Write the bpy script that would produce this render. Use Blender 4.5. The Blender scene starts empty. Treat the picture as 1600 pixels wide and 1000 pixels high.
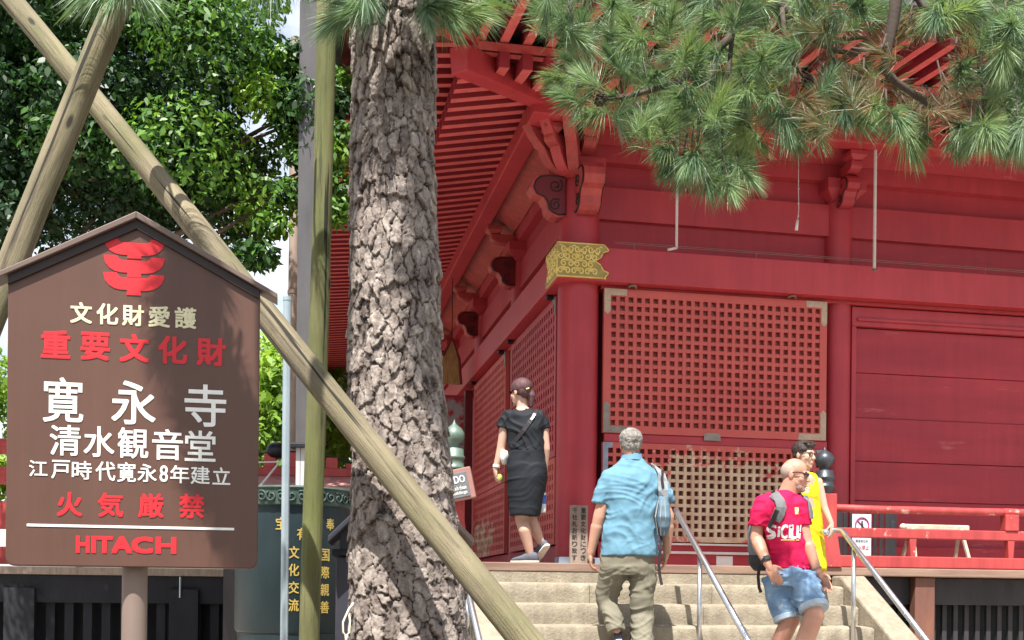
import bpy, bmesh, math, random
import numpy as np
from mathutils import Vector, Matrix, noise
from mathutils.bvhtree import BVHTree

random.seed(11)
rng = np.random.default_rng(11)
SC = bpy.context.scene
COL = SC.collection
R = math.radians

# ------------------------------------------------------------------ camera geometry
K, HZ, ROLL = 1800.0, 930.0, 0.010
CAM = Vector((0, 0, 1.6))


def ray(px, py):
    dx, dy = px - 800.0, HZ - py
    c, s = math.cos(ROLL), math.sin(ROLL)
    return Vector(((dx * c - dy * s) / K, 1.0, (dx * s + dy * c) / K))


def P(px, py, d):
    return CAM + ray(px, py) * d


# ------------------------------------------------------------------ hall frame
CX, CY, YAW = 0.615, 11.2, math.atan2(0.1925, 0.981)
U = Vector((math.cos(YAW), math.sin(YAW), 0))
V = Vector((-math.sin(YAW), math.cos(YAW), 0))
C0 = Vector((CX, CY, 0))
HF = 1.88            # veranda level


def H(a, b, z):
    return C0 + U * a + V * b + Vector((0, 0, z))


def hall_at(px, py, b):
    """point where the line of sight meets the plane b = const, in hall coordinates"""
    r = ray(px, py)
    t = (b - (CAM - C0).dot(V)) / r.dot(V)
    p = CAM + r * t
    return (p - C0).dot(U), p.z


# ------------------------------------------------------------------ materials
def new_mat(name):
    m = bpy.data.materials.new(name)
    m.use_nodes = True
    nt = m.node_tree
    return m, nt, nt.nodes['Principled BSDF']


def node(nt, t, **kw):
    n = nt.nodes.new(t)
    for k, v in kw.items():
        setattr(n, k, v)
    return n


def coords(nt, stretch=(1, 1, 1)):
    tc = node(nt, 'ShaderNodeTexCoord')
    mp = node(nt, 'ShaderNodeMapping')
    mp.inputs['Scale'].default_value = stretch
    nt.links.new(tc.outputs['Object'], mp.inputs['Vector'])
    return mp.outputs['Vector']


def noise_tex(nt, vec, scale, detail=5, rough=0.55, dist=0.0):
    n = node(nt, 'ShaderNodeTexNoise')
    n.inputs['Scale'].default_value = scale
    n.inputs['Detail'].default_value = detail
    n.inputs['Roughness'].default_value = rough
    n.inputs['Distortion'].default_value = dist
    nt.links.new(vec, n.inputs['Vector'])
    return n.outputs['Fac']


def ramp(nt, fac, stops):
    r = node(nt, 'ShaderNodeValToRGB')
    e = r.color_ramp.elements
    while len(e) < len(stops):
        e.new(0.5)
    for i, (p, c) in enumerate(stops):
        e[i].position = p
        e[i].color = (c[0], c[1], c[2], 1)
    nt.links.new(fac, r.inputs['Fac'])
    return r.outputs['Color']


def mix(nt, fac, a, b, mode='MIX'):
    m = node(nt, 'ShaderNodeMix', data_type='RGBA', blend_type=mode)
    for sock, val in ((m.inputs[0], fac), (m.inputs[6], a), (m.inputs[7], b)):
        if isinstance(val, (int, float)):
            sock.default_value = val
        elif isinstance(val, tuple):
            sock.default_value = (val[0], val[1], val[2], 1)
        else:
            nt.links.new(val, sock)
    return m.outputs[2]


def bump(nt, bsdf, height, strength, dist=0.01):
    b = node(nt, 'ShaderNodeBump')
    b.inputs['Strength'].default_value = strength
    b.inputs['Distance'].default_value = dist
    nt.links.new(height, b.inputs['Height'])
    nt.links.new(b.outputs['Normal'], bsdf.inputs['Normal'])


def pbr(name, c1, c2=None, scale=3.0, rough=0.6, bmp=0.2, bscale=40.0, stretch=(1, 1, 1), metal=0.0,
        wear=None, wear_at=0.66, wear_scale=9.0, spec=0.4, bdist=0.004, detail=6, grime=0.0, chips=None, chips_at=0.70):
    m, nt, b = new_mat(name)
    v = coords(nt, stretch)
    c2 = c2 or tuple(x * 0.75 for x in c1)
    col = ramp(nt, noise_tex(nt, v, scale, detail, 0.6), [(0.32, c1), (0.68, c2)])
    if wear:
        w = ramp(nt, noise_tex(nt, v, wear_scale, 8, 0.7), [(wear_at, (0, 0, 0)), (wear_at + 0.05, (1, 1, 1))])
        col = mix(nt, w, col, wear)
    if grime:
        st = ramp(nt, noise_tex(nt, coords(nt, (7, 7, 0.5)), 1.6, 7, 0.7), [(0.30, (1 - grime,) * 3), (0.55, (1, 1, 1)), (0.75, (1 + grime * .7, 1 + grime * 1.1, 1 + grime * 1.1))])
        col = mix(nt, 1.0, col, st, 'MULTIPLY')
    if chips:
        ch = ramp(nt, noise_tex(nt, coords(nt, (1, 1, 0.6)), 38, 6, 0.75), [(chips_at, (0, 0, 0)), (chips_at + 0.02, (1, 1, 1))])
        col = mix(nt, ch, col, chips)
    nt.links.new(col, b.inputs['Base Color'])
    b.inputs['Roughness'].default_value = rough
    b.inputs['Metallic'].default_value = metal
    b.inputs['Specular IOR Level'].default_value = spec
    if bmp:
        bump(nt, b, noise_tex(nt, v, bscale, 6, 0.65), bmp, bdist)
    return m


M = {}
M['red'] = pbr('vermilion_paint', (0.440, 0.044, 0.059), (0.352, 0.032, 0.046), 1.6, 0.5, 0.25, 60, wear=(0.42, 0.11, 0.09), wear_at=0.70, wear_scale=5, grime=0.13, chips=(0.52, 0.27, 0.24), chips_at=0.735)
M['red_beam'] = pbr('vermilion_beam_paint', (0.506, 0.055, 0.068), (0.418, 0.043, 0.057), 1.2, 0.5, 0.2, 50, wear=(0.52, 0.16, 0.12), wear_at=0.73, grime=0.13, chips=(0.52, 0.27, 0.24), chips_at=0.735)
M['red_bright'] = pbr('bright_vermilion_paint', (0.440, 0.060, 0.057), (0.360, 0.046, 0.047), 2.2, 0.5, 0.25, 50, wear=(0.62, 0.26, 0.2), wear_at=0.68, grime=0.28, chips=(0.55, 0.40, 0.34), chips_at=0.70)
M['lit_rafter'] = pbr('rafter_lit_paint', (0.720, 0.150, 0.150), (0.624, 0.120, 0.126), 2.0, 0.55, 0.15, 50, grime=0.2)  # paler copy for rafter undersides, bounced light put into the paint
M['rafter_shade'] = pbr('rafter_shade_paint', (0.360, 0.034, 0.052), (0.300, 0.026, 0.042), 2.0, 0.6, 0.15, 50)  # darker copy for rafter sides, their shade put into the paint
M['bracket'] = pbr('bracket_paint', (0.460, 0.075, 0.072), (0.380, 0.056, 0.058), 3.0, 0.55, 0.2, 50, wear=(0.40, 0.045, 0.05), wear_at=0.6, wear_scale=6, grime=0.28, chips=(0.55, 0.40, 0.34), chips_at=0.70)
M['soffit'] = pbr('shaded_eave_paint', (0.10, 0.004, 0.010), (0.075, 0.003, 0.008), 2.0, 0.7, 0.15, 50)  # near-black red, shade between the rafters put into the colour
M['plank_red'] = pbr('plank_paint', (0.407, 0.036, 0.052), (0.308, 0.025, 0.040), 1.4, 0.55, 0.3, 30, stretch=(0.35, 1, 2.5), wear=(0.42, 0.085, 0.085), wear_at=0.62, wear_scale=3.2, grime=0.13, chips=(0.52, 0.27, 0.24), chips_at=0.735)
M['maroon'] = pbr('maroon_lacquer', (0.17, 0.012, 0.02), (0.12, 0.008, 0.014), 6, 0.45, 0.15, 60)
M['black_line'] = pbr('black_lacquer', (0.02, 0.012, 0.012), None, 6, 0.5, 0.0)
M['rail_red'] = pbr('railing_paint', (0.420, 0.058, 0.056), (0.330, 0.040, 0.045), 3.0, 0.55, 0.3, 50, wear=(0.55, 0.38, 0.32), wear_at=0.60, wear_scale=7, grime=0.28, chips=(0.55, 0.40, 0.34), chips_at=0.70)
M['oldwood'] = pbr('old_veranda_wood', (0.30, 0.20, 0.15), (0.18, 0.11, 0.085), 5, 0.8, 0.5, 50, stretch=(0.3, 2, 3))
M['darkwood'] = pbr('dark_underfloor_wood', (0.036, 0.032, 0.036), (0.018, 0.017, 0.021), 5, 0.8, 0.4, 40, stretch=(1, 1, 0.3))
M['stagewood'] = pbr('near_black_stage_wood', (0.015, 0.016, 0.022), (0.008, 0.009, 0.014), 5, 0.8, 0.4, 40, stretch=(1, 1, 0.3))  # near-black wood, darker than the veranda's underfloor wood
M['goldback'] = pbr('dark_gilt_ground', (0.42, 0.33, 0.10), (0.30, 0.235, 0.075), 20, 0.5, 0.2)
M['brownpost'] = pbr('brown_post_wood', (0.20, 0.085, 0.055), (0.11, 0.05, 0.04), 4, 0.75, 0.4, 30, stretch=(2, 2, 0.4))
M['greywood'] = pbr('grey_weathered_wood', (0.34, 0.27, 0.22), (0.2, 0.16, 0.13), 8, 0.85, 0.5, 40, stretch=(3, 3, 0.5))
M['iron'] = pbr('aged_iron', (0.30, 0.26, 0.22), (0.2, 0.17, 0.15), 15, 0.5, 0.2, 60, metal=0.5)
M['darkiron'] = pbr('dark_iron', (0.020, 0.023, 0.030), (0.012, 0.014, 0.019), 15, 0.45, 0.2, 60, metal=0.3)
M['palefit'] = pbr('pale_lattice_fitting', (0.52, 0.40, 0.29), (0.4, 0.31, 0.23), 20, 0.6, 0.3, 80, wear=(0.25, 0.2, 0.17), wear_at=0.62, wear_scale=40)
M['bluefit'] = pbr('blue_grey_fitting', (0.27, 0.32, 0.40), (0.2, 0.24, 0.3), 20, 0.5, 0.2, 80)
M['white'] = pbr('white_paint', (0.75, 0.75, 0.74), (0.66, 0.66, 0.66), 8, 0.5, 0.05)
M['alu'] = pbr('aluminium_track', (0.72, 0.68, 0.66), (0.6, 0.56, 0.55), 12, 0.35, 0.05, metal=0.4)
M['steel'] = pbr('stainless_steel', (0.62, 0.63, 0.65), (0.5, 0.52, 0.55), 30, 0.28, 0.05, metal=0.9)
M['rod'] = pbr('pale_rod', (0.6, 0.56, 0.56), (0.5, 0.46, 0.46), 30, 0.4, 0.05)
M['stone'] = pbr('stair_stone', (0.340, 0.295, 0.225), (0.240, 0.205, 0.155), 9, 0.9, 0.9, 45, wear=(0.37, 0.33, 0.26), wear_at=0.62, wear_scale=25, bdist=0.01, grime=0.22, chips=(0.12, 0.095, 0.07), chips_at=0.70)
M['signbrown'] = pbr('sign_brown_enamel', (0.104, 0.050, 0.036), (0.090, 0.043, 0.031), 2.0, 0.42, 0.05, 30, grime=0.10, chips=(0.26, 0.20, 0.17), chips_at=0.775)
M['signcap'] = pbr('sign_cap_brown', (0.15, 0.105, 0.09), (0.12, 0.085, 0.072), 5, 0.45, 0.05)
M['signshade'] = pbr('sign_cap_shade', (0.03, 0.018, 0.017), None, 5, 0.5, 0.0)
M['signred'] = pbr('sign_red_letter', (0.60, 0.018, 0.028), (0.54, 0.016, 0.025), 20, 0.5, 0.0)
M['signwhite'] = pbr('sign_white_letter', (0.80, 0.80, 0.76), (0.7, 0.71, 0.68), 30, 0.5, 0.0)
M['signcream'] = pbr('sign_cream_letter', (0.72, 0.68, 0.45), (0.62, 0.58, 0.38), 30, 0.5, 0.0)
M['signpost'] = pbr('sign_post_metal', (0.22, 0.165, 0.14), (0.18, 0.135, 0.115), 4, 0.5, 0.1, 40)
M['galv'] = pbr('galvanised_pipe', (0.42, 0.50, 0.54), (0.34, 0.42, 0.47), 8, 0.35, 0.05, metal=0.5)
M['pipebrown'] = pbr('brown_downpipe', (0.36, 0.29, 0.24), (0.28, 0.22, 0.19), 6, 0.5, 0.05)
M['duct'] = pbr('grey_metal_post', (0.125, 0.118, 0.12), (0.085, 0.08, 0.083), 6, 0.3, 0.1, stretch=(1, 1, 0.3), metal=0.3)
M['bronze'] = pbr('bronze_patina', (0.022, 0.040, 0.046), (0.011, 0.024, 0.031), 5, 0.5, 0.25, 30, stretch=(1, 1, 0.4), metal=0.25)
M['bronzeband'] = pbr('bronze_green_band', (0.075, 0.115, 0.095), (0.03, 0.055, 0.05), 12, 0.55, 0.4, 40, metal=0.2)
M['giboshi'] = pbr('green_bronze_finial', (0.16, 0.23, 0.19), (0.08, 0.12, 0.10), 9, 0.5, 0.2, 40, metal=0.3)
M['giboshidark'] = pbr('dark_bronze_finial', (0.075, 0.085, 0.10), (0.045, 0.05, 0.06), 9, 0.4, 0.2, 40, metal=0.5)
M['goldtext'] = pbr('gilt_letter', (0.62, 0.46, 0.12), (0.5, 0.36, 0.10), 20, 0.4, 0.0, metal=0.4)
M['boxblack'] = pbr('black_cabinet_metal', (0.042, 0.042, 0.055), (0.03, 0.03, 0.042), 5, 0.4, 0.05)
M['rope'] = pbr('white_rope', (0.70, 0.66, 0.56), (0.55, 0.5, 0.42), 40, 0.9, 0.4, 120)
M['whitewood'] = pbr('bleached_wood', (0.62, 0.53, 0.43), (0.42, 0.33, 0.25), 12, 0.8, 0.4, 60, wear=(0.3, 0.2, 0.15), wear_at=0.62, wear_scale=30)
M['plaque'] = pbr('gilded_old_wood', (0.48, 0.34, 0.13), (0.24, 0.15, 0.07), 14, 0.6, 0.5, 40, stretch=(3, 3, 0.5))
M['peel'] = pbr('peeling_red_panel', (0.42, 0.035, 0.06), (0.36, 0.03, 0.05), 3, 0.6, 0.2, 40, wear=(0.36, 0.37, 0.40), wear_at=0.53, wear_scale=1.7)
M['signsmall'] = pbr('small_sign_brown', (0.33, 0.17, 0.15), (0.27, 0.14, 0.12), 10, 0.6, 0.1)
M['signgrey'] = pbr('small_sign_grey', (0.16, 0.17, 0.19), None, 10, 0.5, 0.0)
M['ink'] = pbr('black_ink', (0.03, 0.03, 0.035), None, 10, 0.7, 0.0)
M['inkred'] = pbr('red_ink', (0.62, 0.05, 0.08), None, 10, 0.6, 0.0)
M['inkmagenta'] = pbr('magenta_ink', (0.48, 0.05, 0.20), None, 10, 0.6, 0.0)
M['pinkstone'] = pbr('pink_tin_roof', (0.50, 0.24, 0.22), (0.36, 0.16, 0.15), 10, 0.6, 0.3, 30)
M['concrete'] = pbr('pale_concrete', (0.46, 0.45, 0.46), (0.38, 0.37, 0.38), 3, 0.8, 0.2, 30)
M['tile'] = pbr('roof_tile_grey', (0.10, 0.10, 0.11), (0.07, 0.07, 0.08), 5, 0.6, 0.3, 20)


def lattice_mat(name, amount, zc, zs, xc, xs):
    """vermilion paint worn through to bare pale wood where hands and rain reach"""
    m, nt, b = new_mat(name)
    v = coords(nt)
    red = ramp(nt, noise_tex(nt, v, 2.0, 5), [(0.3, (0.56, 0.105, 0.088)), (0.7, (0.47, 0.075, 0.066))])
    wood = ramp(nt, noise_tex(nt, v, 6.0, 6), [(0.3, (0.66, 0.53, 0.38)), (0.55, (0.52, 0.37, 0.25)), (0.75, (0.42, 0.17, 0.09))])
    sep = node(nt, 'ShaderNodeSeparateXYZ')
    nt.links.new(v, sep.inputs[0])

    def bell(out, c, s):
        a = node(nt, 'ShaderNodeMath', operation='SUBTRACT'); a.inputs[1].default_value = c
        nt.links.new(out, a.inputs[0])
        d = node(nt, 'ShaderNodeMath', operation='DIVIDE'); d.inputs[1].default_value = s
        nt.links.new(a.outputs[0], d.inputs[0])
        q = node(nt, 'ShaderNodeMath', operation='POWER'); q.inputs[1].default_value = 2.0
        ab = node(nt, 'ShaderNodeMath', operation='ABSOLUTE'); nt.links.new(d.outputs[0], ab.inputs[0])
        nt.links.new(ab.outputs[0], q.inputs[0])
        return q.outputs[0]
    s1 = node(nt, 'ShaderNodeMath', operation='ADD')
    nt.links.new(bell(sep.outputs[2], zc, zs), s1.inputs[0])
    nt.links.new(bell(sep.outputs[0] if xs > 0 else sep.outputs[1], xc, abs(xs)), s1.inputs[1])
    s2 = node(nt, 'ShaderNodeMath', operation='SUBTRACT'); s2.inputs[0].default_value = amount
    nt.links.new(s1.outputs[0], s2.inputs[1])
    nz = node(nt, 'ShaderNodeMath', operation='MULTIPLY_ADD'); nz.inputs[1].default_value = 2.6; nz.inputs[2].default_value = -1.3
    nt.links.new(noise_tex(nt, v, 8.0, 8, 0.7), nz.inputs[0])
    s3 = node(nt, 'ShaderNodeMath', operation='ADD')
    nt.links.new(s2.outputs[0], s3.inputs[0]); nt.links.new(nz.outputs[0], s3.inputs[1])
    w = ramp(nt, s3.outputs[0], [(0.42, (0, 0, 0)), (0.58, (1, 1, 1))])
    nt.links.new(mix(nt, w, red, wood), b.inputs['Base Color'])
    b.inputs['Roughness'].default_value = 0.6
    bump(nt, b, noise_tex(nt, v, 60, 5), 0.25, 0.004)
    return m


def gold_mat():
    m, nt, b = new_mat('gilt_arabesque')
    v = coords(nt)
    vo = node(nt, 'ShaderNodeTexVoronoi', feature='SMOOTH_F1'); vo.inputs['Scale'].default_value = 48
    mpn = noise_tex(nt, v, 9, 2, 0.5, 1.6)
    add = node(nt, 'ShaderNodeVectorMath', operation='MULTIPLY_ADD')
    nt.links.new(v, add.inputs[0]); add.inputs[1].default_value = (1, 1, 1)
    cmb = node(nt, 'ShaderNodeCombineXYZ')
    mm = node(nt, 'ShaderNodeMath', operation='MULTIPLY'); mm.inputs[1].default_value = 0.10
    nt.links.new(mpn, mm.inputs[0])
    for i in range(3):
        nt.links.new(mm.outputs[0], cmb.inputs[i])
    nt.links.new(cmb.outputs[0], add.inputs[2])
    nt.links.new(add.outputs[0], vo.inputs['Vector'])
    col = ramp(nt, vo.outputs['Distance'], [(0.20, (0.74, 0.60, 0.16)), (0.50, (0.66, 0.5, 0.12)), (0.58, (0.26, 0.20, 0.07))])
    nt.links.new(col, b.inputs['Base Color'])
    b.inputs['Roughness'].default_value = 0.4
    b.inputs['Metallic'].default_value = 0.35
    bump(nt, b, vo.outputs['Distance'], 0.5, -0.02)
    return m


M['gold'] = gold_mat()
M['goldplain'] = pbr('gilt_plain', (0.82, 0.68, 0.24), (0.72, 0.57, 0.17), 10, 0.4, 0.1, metal=0.35)


def log_mat(name, pale, dark, moss, mossy):
    m, nt, b = new_mat(name)
    v = coords(nt, (1, 1, 0.05))
    v2 = coords(nt, (1, 1, 0.35))
    grain = noise_tex(nt, v, 34, 9, 0.75)
    base = ramp(nt, grain, [(0.34, dark), (0.47, pale), (0.72, tuple(x * 1.25 for x in pale))])
    ms = ramp(nt, noise_tex(nt, v2, 5, 6, 0.6), [(mossy, (0, 0, 0)), (mossy + 0.2, (1, 1, 1))])
    mfac = node(nt, 'ShaderNodeMath', operation='MULTIPLY'); mfac.inputs[1].default_value = 0.6
    nt.links.new(ms, mfac.inputs[0])
    col = mix(nt, mfac.outputs[0], base, moss)
    crack = ramp(nt, noise_tex(nt, coords(nt, (1, 1, 0.025)), 30, 3, 0.5), [(0.355, (1, 1, 1)), (0.385, (0, 0, 0))])
    col = mix(nt, crack, col, tuple(x * 0.25 for x in dark))
    vo = node(nt, 'ShaderNodeTexVoronoi'); vo.inputs['Scale'].default_value = 7
    nt.links.new(v2, vo.inputs['Vector'])
    kn = ramp(nt, vo.outputs['Distance'], [(0.05, (1, 1, 1)), (0.10, (0, 0, 0))])
    col = mix(nt, kn, col, tuple(x * 0.4 for x in dark))
    big = ramp(nt, noise_tex(nt, coords(nt, (1, 1, 0.6)), 3.2, 4), [(0.35, (0.72, 0.70, 0.68)), (0.65, (1.12, 1.1, 1.05))])
    col = mix(nt, 1.0, col, big, 'MULTIPLY')
    nt.links.new(col, b.inputs['Base Color'])
    b.inputs['Roughness'].default_value = 0.85
    bump(nt, b, grain, 0.9, 0.014)
    return m


M['log'] = log_mat('bare_log_wood', (0.205, 0.175, 0.115), (0.075, 0.06, 0.04), (0.14, 0.145, 0.055), 0.45)
M['logmoss'] = log_mat('mossy_log_wood', (0.15, 0.15, 0.065), (0.032, 0.036, 0.018), (0.10, 0.13, 0.028), 0.40)


def attr_mat(name, attr, stops, rough, trans=0.0, transcol=1.0, bmp=0.0, bscale=60, spec=0.3, vary=0.3):
    """colour from a per-leaf / per-plate value stored on the mesh"""
    m, nt, b = new_mat(name)
    at = node(nt, 'ShaderNodeAttribute', attribute_name=attr)
    v = coords(nt)
    nz = noise_tex(nt, v, bscale, 6, 0.7)
    ad = node(nt, 'ShaderNodeMath', operation='MULTIPLY_ADD'); ad.inputs[1].default_value = vary; ad.inputs[2].default_value = -vary / 2
    nt.links.new(nz, ad.inputs[0])
    s = node(nt, 'ShaderNodeMath', operation='ADD')
    nt.links.new(ad.outputs[0], s.inputs[0]); nt.links.new(at.outputs['Fac'], s.inputs[1])
    col = ramp(nt, s.outputs[0], stops)
    nt.links.new(col, b.inputs['Base Color'])
    b.inputs['Roughness'].default_value = rough
    b.inputs['Specular IOR Level'].default_value = spec
    if bmp:
        bump(nt, b, nz, bmp, 0.006)
    if trans:
        tr = node(nt, 'ShaderNodeBsdfTranslucent')
        mul = mix(nt, 1.0, col, (transcol, transcol, transcol * 0.5), 'MULTIPLY')
        nt.links.new(mul, tr.inputs['Color'])
        ms = node(nt, 'ShaderNodeMixShader'); ms.inputs[0].default_value = trans
        out = nt.nodes['Material Output']
        nt.links.new(b.outputs[0], ms.inputs[1]); nt.links.new(tr.outputs[0], ms.inputs[2])
        nt.links.new(ms.outputs[0], out.inputs['Surface'])
    return m


M['bark'] = attr_mat('pine_bark', 'tint', [(0.08, (0.030, 0.023, 0.020)), (0.26, (0.14, 0.112, 0.10)), (0.55, (0.265, 0.225, 0.20)), (1.0, (0.49, 0.43, 0.385))], 0.9, bmp=1.0, bscale=55, vary=0.75)
M['twig'] = pbr('pine_twig_bark', (0.10, 0.075, 0.06), (0.06, 0.045, 0.04), 20, 0.9, 0.6, 60)
M['needle'] = attr_mat('pine_needle', 'tint', [(0.0, (0.24, 0.17, 0.105)), (0.12, (0.22, 0.19, 0.11)), (0.22, (0.10, 0.185, 0.115)), (0.55, (0.165, 0.27, 0.16)), (0.85, (0.24, 0.35, 0.18)), (1.0, (0.31, 0.41, 0.15))], 0.45, 0.25, 1.2, spec=0.5)
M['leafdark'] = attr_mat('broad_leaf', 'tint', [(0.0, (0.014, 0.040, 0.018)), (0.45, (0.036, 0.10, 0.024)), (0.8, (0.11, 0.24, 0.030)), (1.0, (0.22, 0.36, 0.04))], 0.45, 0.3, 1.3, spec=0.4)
M['leaflight'] = attr_mat('light_leaf', 'tint', [(0.0, (0.10, 0.20, 0.03)), (0.5, (0.20, 0.34, 0.05)), (1.0, (0.34, 0.48, 0.08))], 0.5, 0.4, 1.3)
M['treebark'] = pbr('tree_bark', (0.12, 0.08, 0.06), (0.07, 0.05, 0.04), 10, 0.9, 0.8, 30, stretch=(1, 1, 0.3))

# people
M['skin'] = pbr('skin_tan', (0.48, 0.265, 0.19), (0.42, 0.22, 0.155), 9, 0.5, 0.1, 90)
M['skin_fair'] = pbr('skin_fair', (0.54, 0.34, 0.26), (0.49, 0.295, 0.225), 9, 0.5, 0.1, 90)
M['skin_red'] = pbr('skin_sunburnt', (0.50, 0.27, 0.19), (0.43, 0.21, 0.145), 9, 0.5, 0.1, 90)
M['blueshirt'] = pbr('sky_blue_cotton', (0.135, 0.275, 0.375), (0.110, 0.235, 0.330), 4, 0.85, 0.25, 160, spec=0.2)
M['khaki'] = pbr('khaki_cotton', (0.20, 0.185, 0.14), (0.16, 0.15, 0.115), 5, 0.85, 0.3, 160, spec=0.2)
M['blackcloth'] = pbr('black_cotton', (0.012, 0.016, 0.022), (0.008, 0.010, 0.015), 5, 0.75, 0.3, 160, spec=0.3)
M['redshirt'] = pbr('crimson_cotton', (0.54, 0.009, 0.075), (0.48, 0.008, 0.062), 4, 0.8, 0.25, 160, spec=0.2)
M['denim'] = pbr('pale_denim', (0.25, 0.37, 0.51), (0.13, 0.22, 0.36), 7, 0.85, 0.4, 200, spec=0.2, wear=(0.36, 0.46, 0.56), wear_at=0.58, wear_scale=4)
M['denimcuff'] = pbr('denim_turnup', (0.42, 0.50, 0.57), (0.32, 0.40, 0.48), 14, 0.85, 0.4, 200, spec=0.2)
M['yellow'] = pbr('yellow_jersey', (0.68, 0.55, 0.010), (0.62, 0.49, 0.009), 4, 0.6, 0.2, 160, spec=0.3)
M['hairgrey'] = pbr('grey_hair', (0.33, 0.31, 0.285), (0.13, 0.12, 0.11), 22, 0.6, 1.0, 55, bdist=0.012)
M['hairdark'] = pbr('dark_brown_hair', (0.045, 0.03, 0.026), (0.03, 0.02, 0.018), 22, 0.5, 0.8, 70, bdist=0.01)
M['hairmaroon'] = pbr('maroon_brown_cap', (0.10, 0.045, 0.05), (0.075, 0.035, 0.04), 12, 0.6, 0.5, 90)
M['hairstub'] = pbr('cropped_grey_stubble', (0.40, 0.31, 0.26), (0.33, 0.24, 0.2), 60, 0.8, 0.6, 200)
M['beard'] = pbr('greying_beard', (0.36, 0.26, 0.21), (0.27, 0.185, 0.15), 60, 0.8, 0.8, 200)
M['shoegrey'] = pbr('grey_knit_shoe', (0.12, 0.13, 0.17), (0.08, 0.09, 0.12), 20, 0.8, 0.4, 120)
M['sole'] = pbr('white_rubber_sole', (0.66, 0.64, 0.58), (0.56, 0.54, 0.49), 20, 0.7, 0.1)
M['packgrey'] = pbr('grey_nylon', (0.17, 0.17, 0.185), (0.13, 0.13, 0.14), 8, 0.7, 0.2, 120)
M['packblack'] = pbr('black_nylon', (0.025, 0.022, 0.026), None, 8, 0.6, 0.2, 120)
M['slingblue'] = pbr('slate_blue_nylon', (0.110, 0.180, 0.240), (0.080, 0.140, 0.190), 8, 0.7, 0.3, 90)
M['slingpale'] = pbr('pale_grey_webbing', (0.280, 0.300, 0.320), (0.220, 0.240, 0.260), 8, 0.8, 0.2, 120)
M['lens'] = pbr('dark_lens', (0.012, 0.013, 0.016), None, 8, 0.1, 0.0, spec=0.7)
M['lips'] = pbr('lips', (0.45, 0.17, 0.14), None, 8, 0.5, 0.0)
M['eyewhite'] = pbr('eye_white', (0.7, 0.66, 0.62), None, 8, 0.3, 0.0)
M['purple'] = pbr('purple_print', (0.20, 0.16, 0.32), None, 8, 0.6, 0.0)
M['bluecap'] = pbr('blue_bottle_plastic', (0.03, 0.16, 0.55), None, 8, 0.3, 0.0)
M['pet'] = pbr('clear_bottle_plastic', (0.66, 0.70, 0.72), (0.6, 0.65, 0.68), 8, 0.15, 0.0, spec=0.7)
M['lime'] = pbr('lime_green_plastic', (0.42, 0.48, 0.12), (0.3, 0.36, 0.1), 30, 0.5, 0.0)
M['paper'] = pbr('white_paper', (0.74, 0.73, 0.72), (0.68, 0.67, 0.66), 8, 0.7, 0.0)
M['noentry'] = pbr('pale_blue_notice', (0.62, 0.68, 0.72), (0.55, 0.62, 0.67), 8, 0.4, 0.0)


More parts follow.
